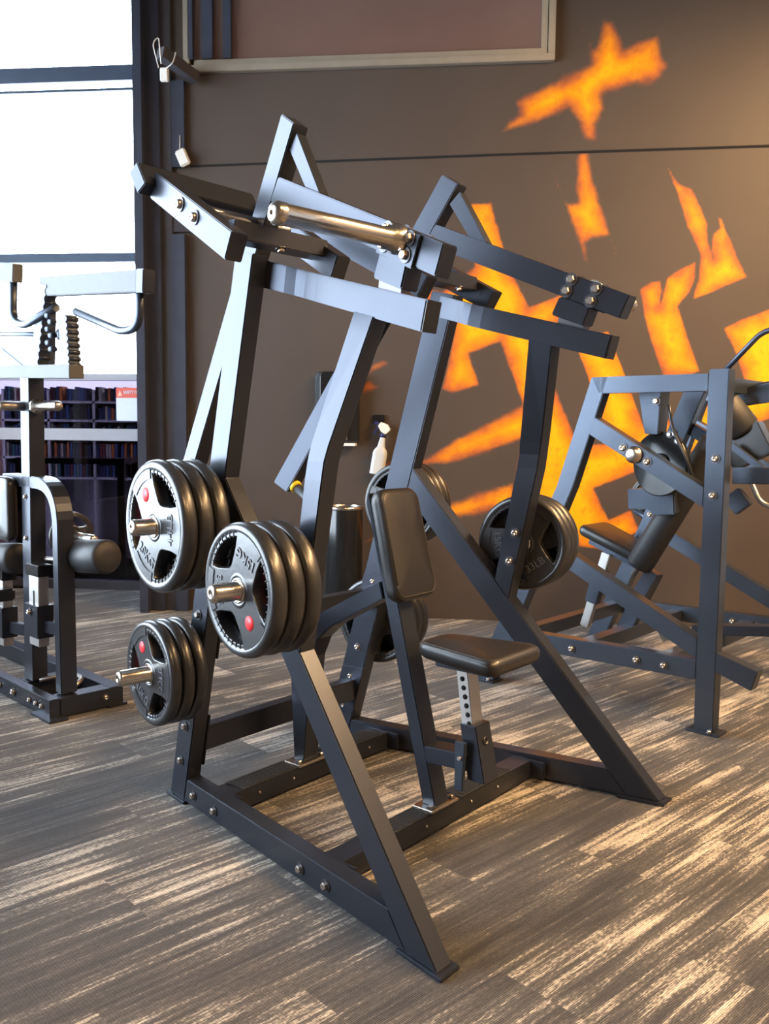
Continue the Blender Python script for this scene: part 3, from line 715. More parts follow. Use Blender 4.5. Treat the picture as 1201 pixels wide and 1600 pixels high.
# seat
mt = Matrix(((1, 0, 0), (0, -1, 0), (0, 0, 1))).to_4x4()
mt = Matrix(((-1, 0, 0), (0, -1, 0), (0, 0, 1))).to_4x4(); mt.translation = P(um + .035, 0.285, 0.592)
g = G(); ol, ctr = cushion(g, 0.175, 0.315, 0.355, 0.055, 0.055, mt, puff=0.008); st = g.obj('seat_pad', M['vinyl'], RM)
g = G(); piping(g, ol, ctr, -0.004, 0.0515, 0.0022, mt); g.obj('seam', M['stitch'], st)
g = G(); g.box(P(um, 0.47, 0.583), (0.10, 0.20, 0.018), bev=0.003); g.obj('seat_plate', M['steel'], st)
g = G(); g.poly([P(-0.055, 0.478, 0.30), P(-0.055, 0.522, 0.30), P(-0.055, 0.482, 0.585), P(-0.055, 0.438, 0.585)], (0.06, 0, 0), 0.004); sp_ = g.obj('seat_post', M['brushed'], RM)
g = G()
for i in range(6):
    z = 0.545 - i * 0.0285; v = 0.4635 + (0.56 - z) * 0.21; g.lathe([(0.0085, 0), (0.0085, 0.0012), (0, 0.0012)], P(-0.0552, v - .002, z), (-1, 0, 0), 14)
g.obj('adjustment_hole', simple('hole_black', (0.002, 0.002, 0.002), 0.9), sp_)
g = G(); g.poly([P(-0.068, 0.500, 0.222), P(-0.068, 0.566, 0.222), P(-0.068, 0.527, 0.402), P(-0.068, 0.466, 0.402)], (0.084, 0, 0), 0.003); sl = g.obj('seat_sleeve', M['steel'], RM)
g = G(); g.lathe([(0.013, -0.004), (0.013, 0.003), (0.009, 0.003), (0.009, -0.002), (0, -0.002)], P(-0.026, 0.540, 0.35), P0(0, 1, 0.2), 20); g.obj('lock_hole', M['washer'], sl)
g = G(); g.beam(P(um, 0.32, 0.262), P(um, 0.505, 0.275), 0.076, 0.055, (0, 0, 1), 0.004); g.obj('seat_bracket', M['steel'], RM)
g = G(); g.poly([P(-0.098, 0.468, 0.352), P(-0.098, 0.508, 0.352), P(-0.098, 0.500, 0.190), P(-0.098, 0.470, 0.190)], (0.016, 0, 0), 0.004); lv_ = g.obj('adjustment_lever', M['steel2'], sl)
g = G(); g.lathe([(0.006, -0.004), (0.006, 0.05), (0, 0.05)], P(-0.102, 0.49, 0.30), (1, 0, 0), 12); g.obj('lever_pin', M['zinc'], lv_)

P = P0
# ------------------------------------------------------------------ plates on the storage horns
KN = {'15': '15 kg', '20': '20 kg', '10': '10 kg'}
def stack(sg, kind, v, z, base, pitch, rot, side, pos):
    out = nout(sg); r0 = P(sg * S(v), v, z)
    Rw = MW.to_3x3(); names = ['innermost', 'middle', 'outermost']
    for i in range(3):
        p = MW @ (r0 + out * (base + i * pitch)); fr = Rw @ P(0, 1, 0) 
        if sg > 0: fr = -fr
        put_plate(kind, p, Rw @ out, fr, rot + (0 if i == 2 else 40 * i + 25),
                  'black %s weight plate, %s on the %s' % (KN[kind], names[i], pos), '%s plates on the %s' % (KN[kind], pos))
stack(-1, '15', 0.268, 0.903, 0.050, 0.0545, 186, 'l', 'near front horn')
stack(-1, '20', -0.262, 1.028, 0.030, 0.0565, 0, 'l', 'near upper rear horn')
stack(-1, '10', -0.378, 0.52, 0.030, 0.0465, 0, 'l', 'near lower rear horn')
stack(1, '15', 0.268, 0.903, 0.020, 0.0545, 210, 'r', 'far front horn by the mural')
stack(1, '10', -0.262, 1.028, 0.022, 0.0465, 100, 'r', 'far upper horn behind the chest pad')
stack(1, '15', -0.378, 0.52, 0.022, 0.0545, 150, 'r', 'far lower horn behind the pad post')

exec_rest = True
# ------------------------------------------------------------------ machine at the right, by the mural
AY = math.radians(138.1); AO = Vector((1.400, 3.943, 0))
AM = empty('leg_curl_machine', AO, AY, 'blue-black steel exercise machine with roller pad, standing against the orange mural on the right', 'exercise machine')
def Q(s, n, z): return Vector((s, -n, z))
def plateA(g, poly, n0=0.0, th=0.07, bev=0.005): return g.loft([[Q(s, n0, z) for s, z in poly], [Q(s, n0 + th, z) for s, z in poly]], bev)
MS = M['steel2']
def frameA(n0, full):
    g = G(); plateA(g, [(0.0, 0.012), (-0.088, 0.012), (-0.088, 1.615), (0.0, 1.615)], n0, 0.07); pA = g.obj('end_post', MS, AM)
    g = G(); plateA(g, [(0.0, 1.597), (0.0, 1.522), (0.53, 1.520), (0.568, 1.597)], n0, 0.07); g.obj('top_rail', MS, AM)
    g = G(); plateA(g, [(0.568, 1.597), (0.480, 1.597), (0.652, 1.068), (1.10, 0.012), (1.215, 0.012), (0.742, 1.068)], n0, 0.0695); g.obj('front_leg', MS, AM)
    g = G(); plateA(g, [(0.0, 0.328), (0.0, 0.238), (1.10, 0.222), (1.065, 0.31)], n0 + .0005, 0.069); lb = g.obj('lower_rail', MS, AM)
    g = G(); plateA(g, [(0.0, 1.10), (0.0, 1.012), (0.605, 1.345), (0.577, 1.425)], n0 + .0005, 0.069); um_ = g.obj('upper_brace', MS, AM)
    g = G(); plateA(g, [(0.0, 0.424), (0.0, 0.332), (0.86, 0.76), (0.84, 0.84)], n0 + .0005, 0.069); g.obj('lower_brace', MS, AM)
    g = G(); plateA(g, [(-0.085, 0.375), (-0.085, 0.29), (-0.245, 0.235), (-0.270, 0.325)], n0 + .0005, 0.069); g.obj('rail_stub', MS, AM)
    for s0, s1 in ((-0.12, 0.03), (1.09, 1.25)):
        g = G(); g.box(Q((s0 + s1) / 2, n0 + .035, 0.006), (s1 - s0, 0.10, 0.012), bev=0.002); fp = g.obj('foot_plate', MS, AM); bolt(fp, Q(s0 + .045 if s0 < 0 else s0 + .03, n0 - .008, 0.012), (0, 0, 1), BM, 0.9)
    for s, z in ((0.63, 0.270), (0.287, 0.277), (0.151, 0.275), (-0.045, 1.228), (-0.04, 1.068)):
        bolt(lb, Q(s, n0, z), Q(0, -1, 0), BD, 1.25)
    return um_
ub = frameA(0.0, True); 
fa2 = frameA(1.18, False)
g = G(); g.lathe([(0.04, 0.0), (0.04, 0.012), (0.03, 0.014), (0.03, 0.030), (0.024, 0.034), (0, 0.034)], Q(0.333, -0.001, 1.235), Q(0, -1, 0), 24); g.obj('pivot_cap', M['zinc'], ub)
bolt(ub, Q(0.392, 0, 1.265), Q(0, -1, 0), BD, 1.35); bolt(ub, Q(0.270, 0, 1.205), Q(0, -1, 0), BD, 1.35)
g = G()
for (s, z) in ((1.0, 0.27), (0.62, 0.27), (0.20, 0.27)): g.beam(Q(s, 0.07, z - .01), Q(s, 1.18, z - .01), 0.07, 0.07, (0, 0, 1), 0.004)
g.obj('cross_member', MS, AM)
g = G(); g.beam(Q(0.05, 0.07, 1.56), Q(0.05, 1.18, 1.56), 0.05, 0.07, (0, 0, 1), 0.004); g.obj('cross_member', MS, AM)
# cam disc hanging below the top rail
g = G(); g.poly([Q(0.41, 0.16, 1.56), Q(0.29, 0.16, 1.56), Q(0.30, 0.16, 1.33), Q(0.365, 0.16, 1.33)], Q(0, 0.10, 0), 0.004); hg = g.obj('hanger', MS, AM)
g = G(); g.lathe([(0.15, 0), (0.155, 0.004), (0.155, 0.028), (0.15, 0.032), (0, 0.032)], Q(0.30, 0.19, 1.19), Q(-0.22, 1, 0), 48); cm = g.obj('cam_disc', M['plastic'], AM)
g = G(); g.lathe([(0.05, -0.02), (0.05, 0.05), (0, 0.05)], Q(0.30, 0.19, 1.19), Q(-0.22, 1, 0), 24); g.obj('hub', MS, cm)
for s, z in ((0.24, 1.33), (0.215, 1.335), (0.20, 1.30)): bolt(cm, Q(s, 0.16, z), Q(0, -1, 0), BM, 0.9)
bolt(hg, Q(0.31, 0.155, 1.485), Q(0, -1, 0), BM, 1.2)
g = G(); g.tube(fillet([Q(0.245, 0.15, 1.47), Q(0.225, 0.15, 1.36), Q(0.14, 0.15, 1.20), Q(0.10, 0.18, 1.05)], 0.05), 0.008, 8); g.obj('cable', M['rubber'], AM)
# slanting lever and arm tubes
g = G(); g.beam(Q(0.24, 0.5, 1.60), Q(0.50, 0.5, 0.95), 0.06, 0.10, Q(1, 0, 0.3), 0.005); g.obj('slanting_lever', MS, AM)
g = G(); g.beam(Q(0.29, 0.52, 1.36), Q(0.02, 0.52, 1.20), 0.05, 0.06, (0, 0, 1), 0.004); g.obj('lever_link', MS, AM)
# roller pad
g = G(); a = Q(0.11, 0.38, 1.30); b = Q(0.475, 0.38, 0.66); d = (b - a); L_ = d.length
g.lathe([(0.02, -0.01), (0.062, 0.0), (0.068, 0.012), (0.068, L_ - .012), (0.062, L_), (0.02, L_ + .01)], a, d, 32); rp = g.obj('roller_pad', M['foam'], AM)
g = G(); g.tube([a - d * .25, b + d * .08], 0.014, 12); g.obj('roller_axle', M['brushed'], rp)
g = G(); g.beam(Q(0.40, 0.40, 0.64), Q(0.52, 0.40, 0.42), 0.06, 0.07, Q(1, 0, .5), 0.004); g.obj('roller_stem', MS, AM)
g = G(); g.box(Q(0.435, 0.33, 1.01), (0.13, 0.10, 0.10), Matrix.Rotation(0.08, 3, 'Y'), 0.005); g.box(Q(0.32, 0.33, 1.015), (0.13, 0.11, 0.15), Matrix.Rotation(0.08, 3, 'Y'), 0.012); g.obj('arm_block', MS, AM)
# seat
mtA = Matrix(((1, 0, 0), (0, 1, 0), (0, 0, 1))).to_4x4()
ax = Q(-0.93, 0, -0.36).normalized(); ay = Q(0, 1, 0).normalized(); az = ax.cross(ay)
if az.z < 0: az = -az; ay = -ay
mtA = Matrix((ay, ax, ax.cross(ay) * -1)).transposed().to_4x4(); 
zz = Vector(mtA.col[2][:3]); 
if zz.z < 0: mtA = Matrix((-ay, ax, ax.cross(ay))).transposed().to_4x4()
if mtA.to_3x3().determinant() < 0: mtA = Matrix((-Vector(mtA.col[0][:3]), Vector(mtA.col[1][:3]), Vector(mtA.col[2][:3]))).transposed().to_4x4()
mtA.translation = Q(0.90, 0.62, 0.785)
g = G(); cushion(g, 0.30, 0.26, 0.40, 0.055, 0.05, mtA, puff=.006); sA = g.obj('seat_pad', M['vinyl'], AM)
g = G(); g.beam(Q(0.86, 0.60, 0.745), Q(0.56, 0.60, 0.63), 0.08, 0.05, (0, 0, 1), 0.004); g.obj('seat_frame', MS, AM)
g = G(); g.beam(Q(0.745, 0.55, 0.68), Q(0.865, 0.55, 0.26), 0.035, 0.05, Q(1, 0, 0.3), 0.003); g.obj('seat_post', M['brushed'], AM)
g = G(); g.beam(Q(0.775, 0.55, 0.59), Q(0.825, 0.55, 0.40), 0.055, 0.07, Q(1, 0, 0.3), 0.003); g.obj('seat_sleeve', MS, AM)
g = G(); g.beam(Q(0.50, 0.62, 0.60), Q(0.66, 0.62, 0.26), 0.06, 0.08, Q(1, 0, .4), 0.004); g.obj('seat_leg', MS, AM)
g = G(); g.tube([Q(0.72, 0.80, 0.90), Q(0.50, 0.80, 0.80)], 0.016, 12); g.obj('side_handle', MS, AM)
g = G(); g.beam(Q(0.52, 0.78, 1.12), Q(0.66, 0.78, 0.70), 0.06, 0.08, Q(1, 0, .3), 0.004); up_ = g.obj('plate_post', MS, AM)
for s, z in ((0.565, 1.0), (0.60, 0.89)): bolt(up_, Q(s, 0.745, z), Q(0, -1, 0), BD, 1.2)
# pieces seen past the end post
g = G(); g.tube(fillet([Q(0.24, 0.62, 1.58), Q(0.0, 0.62, 1.83), Q(-0.10, 0.62, 1.84), Q(-0.25, 0.62, 1.72), Q(-0.17, 0.62, 1.60), Q(0.02, 0.62, 1.565), Q(0.12, 0.62, 1.56)], 0.10), 0.014, 12); g.obj('curved_handle', MS, AM)
g = G(); g.beam(Q(0.14, 0.55, 1.50), Q(-0.25, 0.55, 1.555), 0.05, 0.085, (0, 0, 1), 0.005); g.obj('upper_arm', MS, AM)
g = G(); a = Q(0.075, 0.42, 1.45); d = Q(-0.10, 0.05, -0.14); g.lathe([(0.03, -0.01), (0.075, 0), (0.08, 0.012), (0.08, 0.15), (0.07, 0.17), (0, 0.17)], a - d * .2, d, 28); g.obj('roller_pad', M['foam'], AM)
g = G(); g.box(Q(-0.02, 0.45, 1.28), (0.20, 0.08, 0.16), Matrix.Rotation(0.5, 3, 'Y'), 0.008); g.obj('arm_block', M['vinyl'], AM)
g = G(); g.beam(Q(-0.02, 0.30, 1.145), Q(-0.45, 0.30, 1.16), 0.07, 0.075, (0, 0, 1), 0.005); g.obj('side_arm', MS, AM)
g = G(); g.beam(Q(0.0, 0.33, 1.06), Q(-0.06, 0.33, 0.99), 0.05, 0.085, Q(1, 0, 0), 0.005); g.obj('arm_stub', MS, AM)
g = G(); g.tube(fillet([Q(-0.05, 0.40, 1.13), Q(-0.11, 0.40, 1.01), Q(-0.20, 0.40, 1.0), Q(-0.26, 0.40, 1.10)], 0.06), 0.012, 10); g.obj('cable_loop', M['brushed'], AM)
g = G(); g.beam(Q(0.02, 0.36, 1.28), Q(-0.16, 0.36, 1.15), 0.03, 0.03, (0, 0, 1), 0.002); g.obj('arm_link', MS, AM)
g = G(); g.beam(Q(0.30, 0.70, 0.31), Q(-0.35, 0.70, 0.40), 0.10, 0.05, (0, 0, 1), 0.004); g.obj('foot_platform', M['steel'], AM)
for (s, n) in ((0.30, 0.35), (-0.10, 0.9)):
    g = G(); g.box(Q(s, n, 0.355), (0.07, 0.05, 0.09), Matrix.Rotation(0.5, 3, 'Y'), 0.006); g.obj('rubber_stop', M['chrome'] , AM)
AW = Matrix.Translation(AO) @ Matrix.Rotation(AY, 4, 'Z')
put_plate('5', AW @ Q(0.655, 0.84, 0.975), AW.to_3x3() @ Q(0, 1, 0), AW.to_3x3() @ Q(-1, 0, 0), 20, 'small black 5 kg plate on the post behind the far machine seat', 'small plates on the leg curl machine')
g = G(); g.lathe([(0.018, 0), (0.018, 0.16), (0.012, 0.168), (0, 0.168)], Q(0.60, 0.815, 0.975) + Q(0.055, 0, 0), Q(0, 1, 0), 20); g.obj('plate_peg', M['chrome'], AM)

# ------------------------------------------------------------------ machine at the left, by the window
BY = math.radians(135); BO = Vector((-1.486, 4.063, 0))
BMc = empty('leg_extension_machine', BO, BY, 'dark steel machine with rounded arch frame and roller pads, by the left window', 'exercise machine')
def plateB(g, poly, n0, th, bev=0.004): return g.loft([[Q(s, n0, z) for s, z in poly], [Q(s, n0 + th, z) for s, z in poly]], bev)
# arch
g = G(); path = fillet([Q(0.028, 0.04, 0.10), Q(0.028, 0.04, 1.072), Q(0.60, 0.04, 1.072)], 0.20, 10)
rings = []
for i, p in enumerate(path):
    d = (path[min(i + 1, len(path) - 1)] - path[max(i - 1, 0)]).normalized(); x = Q(0, 1, 0); u = x.cross(d).normalized()
    rings.append([p + x * a_ * .04 + u * b_ * .028 for a_, b_ in ((-1, -1), (1, -1), (1, 1), (-1, 1))])
g.loft(rings, 0.006); g.obj('arch_frame', M['steel'], BMc)
g = G(); mtp = Matrix((Q(1, 0, 0), Vector((0, 0, 1)), Q(0, -1, 0))).transposed().to_4x4(); mtp.translation = Q(0.55, 0.0, 0.775)
cushion(g, 0.27, 0.27, 0.315, 0.055, 0.05, mtp); g.obj('back_pad', M['vinyl'], BMc)
g = G(); plateB(g, [(0.40, 0.10), (0.305, 0.10), (0.265, 1.57), (0.36, 1.57)], 0.0, 0.075); rp_ = g.obj('rear_post', M['steel'], BMc)
for s, z in ((0.33, 1.00), (0.335, 0.80)): bolt(rp_, Q(s, 0, z), Q(0, -1, 0), BD, 0.9)
# base
g = G(); g.beam(Q(-0.03, -0.045, 0.05), Q(1.6, -0.045, 0.05), 0.05, 0.09, (0, 0, 1), 0.004); bs = g.obj('base_rail', M['steel'], BMc)
g = G(); g.beam(Q(-0.03, 0.262, 0.05), Q(1.6, 0.262, 0.05), 0.07, 0.09, (0, 0, 1), 0.004); g.obj('base_rail', M['steel'], BMc)
for s in (0.01, 0.37):
    g = G(); g.beam(Q(s, -0.02, 0.05), Q(s, 0.23, 0.05), 0.09, 0.088, (0, 0, 1), 0.004); g.obj('cross_member', M['steel'], BMc)
g = G(); g.box(Q(0.01, 0.26, 0.006), (0.11, 0.10, 0.012), bev=0.002); g.box(Q(0.02, -0.05, 0.006), (0.2, 0.09, 0.012), bev=0.002); g.obj('foot_plate', M['steel'], BMc)
for s in (0.05, 0.11, 0.18, 0.36, 0.52): bolt(bs, Q(s, -0.07, 0.052), Q(0, -1, 0), BD, 0.95 if s != .36 else 1.3)
bolt(bs, Q(-0.035, 0.20, 0.055), Q(-1, 0, 0), BD, 1.1)
g = G(); g.tube(fillet([Q(0.30, 0.03, 0.10), Q(0.27, 0.16, 0.115), Q(0.16, 0.19, 0.115), Q(0.08, 0.10, 0.10)], 0.05), 0.012, 8); g.obj('floor_clip', M['brushed'], BMc)
# rollers on a rod
g = G(); a = Q(0.95, 0.02, 0.66); b = Q(-0.10, 0.10, 0.72); g.tube([a, b], 0.011, 12); rod = g.obj('roller_rod', M['brushed'], BMc)
for s0, s1, n, zz in ((0.66, 0.46, 0.0, 0.675), (0.035, -0.21, 0.12, 0.745)):
    g = G(); a = Q(s0, n, zz - .01); b = Q(s1, n + .015, zz + .01); L_ = (b - a).length
    g.lathe([(0.02, -.004), (0.068, 0), (0.078, 0.012), (0.078, L_ - .015), (0.066, L_), (0.02, L_ + .003)], a, b - a, 32); g.obj('roller_pad', M['foam'], BMc)
# telescoping posts
for s, dz in ((0.19, 0.0), (0.60, -0.07)):
    g = G(); plateB(g, [(s + .07, 0.30 + dz), (s - .035, 0.30 + dz), (s - .045, 0.645 + dz), (s + .06, 0.645 + dz)], -0.03, 0.05, .003); tp = g.obj('telescopic_post', M['brushed'], BMc)
    g = G(); g.box(Q(s + .008, -0.031, 0.50 + dz), (0.012, 0.002, 0.13), bev=0); g.obj('slot', bpy.data.materials['hole_black'], tp)
    g = G(); plateB(g, [(s + .095, 0.345 + dz), (s - .055, 0.345 + dz), (s - .06, 0.50 + dz), (s + .088, 0.50 + dz)], -0.045, 0.08, .004); br_ = g.obj('post_sleeve', M['steel'], BMc)
    bolt(br_, Q(s + .02, -0.045, 0.465 + dz), Q(0, -1, 0), BD, 1.2)
    g = G(); g.beam(Q(s + .06, -0.03, 0.40 + dz), Q(s - .17, 0.03, 0.40 + dz), 0.03, 0.06, (0, 0, 1), .003); g.obj('post_arm', M['steel'], BMc)
    g = G(); g.box(Q(s + .005, -0.005, 0.665 + dz), (0.14, 0.07, 0.055), bev=.005); g.obj('post_cap', M['plastic'], BMc)
g = G(); g.beam(Q(0.50, -0.05, 0.50), Q(1.1, -0.05, 0.50), 0.12, 0.06, (0, 0, 1), 0.015); g.obj('seat_pad', M['vinyl'], BMc)
g = G(); g.lathe([(0.022, 0), (0.022, 0.34), (0.018, 0.35), (0, 0.35)], Q(0.34, 0.175, 0.81), Q(-1, 0, 0), 20); g.obj('plate_peg', M['chrome'], BMc)
BW = Matrix.Translation(BO) @ Matrix.Rotation(BY, 4, 'Z')
p5 = put_plate('5', BW @ Q(0.24, 0.175, 0.81), BW.to_3x3() @ Q(-1, 0, 0), BW.to_3x3() @ Q(0, 1, 0), 0, 'small black plate seen edge-on on the arch frame machine', 'small plates on the left machine')
g = G(); g.lathe([(0.035, 0), (0.035, 0.02), (0.022, 0.024), (0.022, 0.235), (0.017, 0.245), (0, 0.245)], Q(0.262, 0.03, 1.43), Q(-1, 0.0, 0), 24); g.obj('weight_horn', M['chrome'], BMc)
g = G(); g.lathe([(0.022, 0), (0.022, 0.13), (0.016, 0.138), (0, 0.138)], Q(0.33, 0.03, 1.43), Q(0.2, -1, 0), 24); 
for z in (1.37, 1.40, 1.43, 1.46): g.lathe([(0.012, 0), (0.012, 0.02), (0, 0.02)], Q(0.362, 0.03, z), Q(1, 0, 0), 8)
g.obj('horn_bolt', M['zinc'], BMc)
# upper part
g = G(); g.beam(Q(1.5, 0.035, 1.63), Q(-0.15, 0.035, 1.578), 0.07, 0.06, (0, 0, 1), 0.004); g.obj('upper_rail', M['midgrey'], BMc)
def toothed(s0, z0, s1, z1, name, n=11):
    g = G(); a = Q(s0, 0.03, z0); b = Q(s1, 0.03, z1); g.beam(a, b, 0.055, 0.075, Q(1, 0, 0), 0.003)
    for i in range(n): 
        p = a + (b - a) * ((i + .5) / n); g.lathe([(0.010, -0.028), (0.010, 0.028)], p - Q(0.037, 0, 0), Q(0, 1, 0), 10)
    return g.obj(name, M['steel2'], BMc)
toothed(0.215, 1.60, 0.10, 1.98, 'toothed_post'); toothed(-0.105, 1.59, -0.085, 1.82, 'toothed_post', 8)
g = G(); g.beam(Q(0.30, 0.12, 1.60), Q(0.27, 0.12, 1.92), 0.03, 0.055, Q(1, 0, 0), 0.002); g.obj('support_post', M['steel2'], BMc)
g = G(); g.beam(Q(0.14, 0.03, 1.97), Q(-0.72, 0.03, 1.905), 0.05, 0.085, (0, 0, 1), 0.005); cb = g.obj('handle_beam', M['midgrey'], BMc)
g = G(); g.beam(Q(-0.72, 0.03, 1.905), Q(-0.775, 0.03, 1.90), 0.055, 0.09, (0, 0, 1), 0.003); g.obj('beam_end', M['steel'], cb)
g = G(); g.beam(Q(0.9, 0.0, 2.14), Q(0.35, 0.0, 2.05), 0.05, 0.085, (0, 0, 1), 0.005); cb2 = g.obj('handle_beam', M['midgrey'], BMc)
g = G(); g.tube(fillet([Q(-0.705, 0.03, 1.89), Q(-0.70, 0.03, 1.735), Q(-0.57, 0.03, 1.72), Q(-0.165, 0.03, 1.835)], 0.09), 0.017, 12); g.obj('curved_handle', M['steel2'], cb)
g = G(); g.tube(fillet([Q(0.40, 0.0, 2.05), Q(0.42, 0.0, 1.84), Q(0.30, 0.0, 1.805), Q(-0.04, 0.0, 1.86)], 0.10), 0.019, 12); g.obj('curved_handle', M['steel2'], cb2)
g = G(); g.tube([Q(1.2, 0.05, 1.83), Q(-0.06, 0.05, 1.745)], [0.012, 0.012], 10); g.lathe([(0.03, 0), (0.03, 0.05)], Q(0.02, 0.05, 1.75), Q(-1, 0, 0), 12); 
for i in range(6): g.lathe([(0.014, 0), (0.014, 0.03), (0, 0.03)], Q(-0.02 + (i % 2) * .03, 0.0, 1.68 + i * .03), Q(1, -0.3, 0), 8)
g.obj('locking_rod', M['steel2'], BMc)
g = G(); g.beam(Q(0.62, 0.03, 1.70), Q(0.36, 0.03, 1.60), 0.03, 0.05, (0, 0, 1), 0.003); g.obj('rail_brace', M['steel2'], BMc)

# ------------------------------------------------------------------ small things on and beside the wall
# spray bottle hanging on the wall
bc = wp(-0.462, 1.02, 0.055)
t = empty('spray_bottle', bc, -WA, 'white spray bottle with navy trigger hanging on the dark wall', 'spray bottle')
t.rotation_euler = (0, math.radians(9), -WA)
g = G()
secs = []
for z, w_, d_ in ((0, .042, .030), (0.006, .05, .036), (0.15, .05, .036), (0.172, .043, .032), (0.195, .026, .026), (0.25, .0185, .0185), (0.262, .0175, .0175)):
    secs.append([(w_ * math.copysign(abs(math.cos(a_)) ** .55, math.cos(a_)), d_ * math.copysign(abs(math.sin(a_)) ** .55, math.sin(a_)), z) for a_ in [2 * math.pi * (i + .5) / 24 for i in range(24)]])
g.loft(secs, 0); g.obj('bottle', M['milky'], t)
g = G(); g.lathe([(0.021, 0.262), (0.021, 0.285), (0.016, 0.29)], n=20); g.obj('screw_collar', M['navy'], t)
g = G(); g.poly([(-0.045, -0.014, 0.335), (-0.02, -0.014, 0.30), (0.015, -0.014, 0.285), (0.03, -0.014, 0.30), (0.045, -0.014, 0.325), (0.02, -0.014, 0.355), (-0.03, -0.014, 0.365)], (0, 0.028, 0), 0.004); g.obj('spray_head', M['white'], t)
g = G(); g.box((-0.058, 0, 0.352), (0.035, 0.024, 0.022), bev=0.003); g.poly([(-0.035, -0.008, 0.335), (-0.05, -0.008, 0.335), (-0.072, -0.008, 0.275), (-0.056, -0.008, 0.27)], (0, 0.016, 0), 0.003); g.obj('trigger', M['navy'], t)
g = G(); g.box(wp(-0.455, 1.405, 0.01), (0.08, 0.02, 0.06), WROT, 0.004); g.tube([wp(-0.455, 1.395, 0.0), wp(-0.455, 1.395, 0.06)], 0.005, 8)
tag(g.obj('wall_hook', M['plastic']), 'small dark wall hook carrying the white spray bottle', 'hook')
# soap dispenser
t = empty('towel_dispenser', wp(-0.745, 1.235, 0), -WA, 'glossy black wall dispenser behind the leaning upright', 'dispenser')
g = G(); secs = []
for z, k in ((0, .9), (0.02, 1), (0.46, 1), (0.485, .93), (0.495, .8)):
    secs.append([(0.155 * k, -0.001, z), (0.155 * k, -0.07, z), (0.11 * k, -0.115 * k, z), (-0.11 * k, -0.115 * k, z), (-0.155 * k, -0.07, z), (-0.155 * k, -0.001, z)])
g.loft(secs, 0.008, 3); g.obj('cover', M['plastic'], t)
g = G(); g.box((0.04, -0.085, -0.008), (0.20, 0.09, 0.02), bev=0.004); g.obj('paper_towel', M['white'], t)
g = G(); g.box((0.04, -0.115, 0.10), (0.09, 0.01, 0.16), bev=0.003); g.obj('sight_window', simple('smoky_window', (0.10, 0.09, 0.10), 0.25), t)
# bin
t = empty('waste_bin', wp(-0.665, 0, 0.20), 0, 'tall round glossy black waste bin against the wall', 'bin')
g = G(); g.lathe([(0.12, 0.0), (0.127, 0.01), (0.127, 0.79), (0.124, 0.80), (0.116, 0.79), (0.116, 0.05), (0, 0.05)], n=40); g.obj('body', M['plastic'], t)
g = G(); g.lathe([(0.128, 0.785), (0.131, 0.79), (0.131, 0.805), (0.122, 0.812), (0.117, 0.805), (0.117, 0.785)], n=40); g.obj('rim', M['chrome'], t)
# pipe bracket with a tied label
p0 = wp(-1.925, 3.785, 0.60); p1 = wp(-1.74, 3.74, 0.002)
t = empty('pipe_bracket', (0, 0, 0), 0, 'short dark steel arm sticking out of the wall below the high window', 'bracket')
g = G(); g.beam(wp(-1.90, 3.80, 0.30), wp(-1.742, 3.723, 0.045), 0.075, 0.075, (0, 0, 1), 0.004); g.obj('arm_tube', M['trim'], t)
t = empty('hanging_tag', (0, 0, 0), 0, 'white tag tied with string to the wall arm at top', 'tag')
g = G(); g.box(wp(-1.872, 3.655, 0.30), (0.055, 0.03, 0.085), WROT, 0.008); g.obj('tag_body', M['white'], t)
g = G(); g.tube(fillet([wp(-1.90, 3.69, 0.33), wp(-1.925, 3.83, 0.37), wp(-1.89, 3.88, 0.35), wp(-1.87, 3.70, 0.365)], 0.04), 0.0035, 6)
g.tube(fillet([wp(-1.86, 3.69, 0.31), wp(-1.80, 3.71, 0.34), wp(-1.79, 3.80, 0.30), wp(-1.82, 3.81, 0.24)], 0.04), 0.0035, 6); g.obj('string', M['white'], t)
t = empty('pull_tag', (0, 0, 0), 0, 'cream sensor block hanging on a thin string beside the column', 'tag')
g = G(); g.box(wp(-1.837, 3.195, 0.05), (0.075, 0.035, 0.115), WROT @ Matrix.Rotation(math.radians(-24), 3, 'Y'), 0.014, 3); g.obj('block', M['white'], t)
g = G(); g.tube([wp(-1.86, 3.24, 0.045), wp(-1.86, 3.35, 0.04)], 0.003, 6); g.obj('string', M['white'], t)

# ------------------------------------------------------------------ beyond the glazing: shelves, notice, table
def gobj(g, name, m, parent=None): return g.obj(name, m, parent)
# notice on the glass
t = empty('warning_notice', gp(-2.065, 1.51, 0.012), -WA, 'red-headed white safety notice stuck on the glass beside the column', 'sign')
g = G(); g.box((0, 0, -0.04), (0.215, 0.003, 0.185), bev=0); g.obj('paper_sheet', M['paper'], t)
g = G(); g.box((0, 0, 0.093), (0.215, 0.003, 0.08), bev=0); g.obj('red_header', M['signred'], t)
g = G(); b = text_bm('SAFETY FIRST', 0.036, 0.0008); g.merge(b, Matrix.Translation((0.03, -0.0028, 0.096)) @ Matrix.Rotation(math.pi / 2, 4, 'X') @ Matrix.Scale(0.72, 4, (1, 0, 0))); g.obj('lettering', M['letters'], t)
g = G(); g.poly([(-0.095, -0.003, 0.068), (-0.055, -0.003, 0.068), (-0.075, -0.003, 0.112)], (0, 0.0005, 0), 0); g.obj('warning_triangle', simple('pale_triangle', (0.8, 0.42, 0.3), 0.6), t)
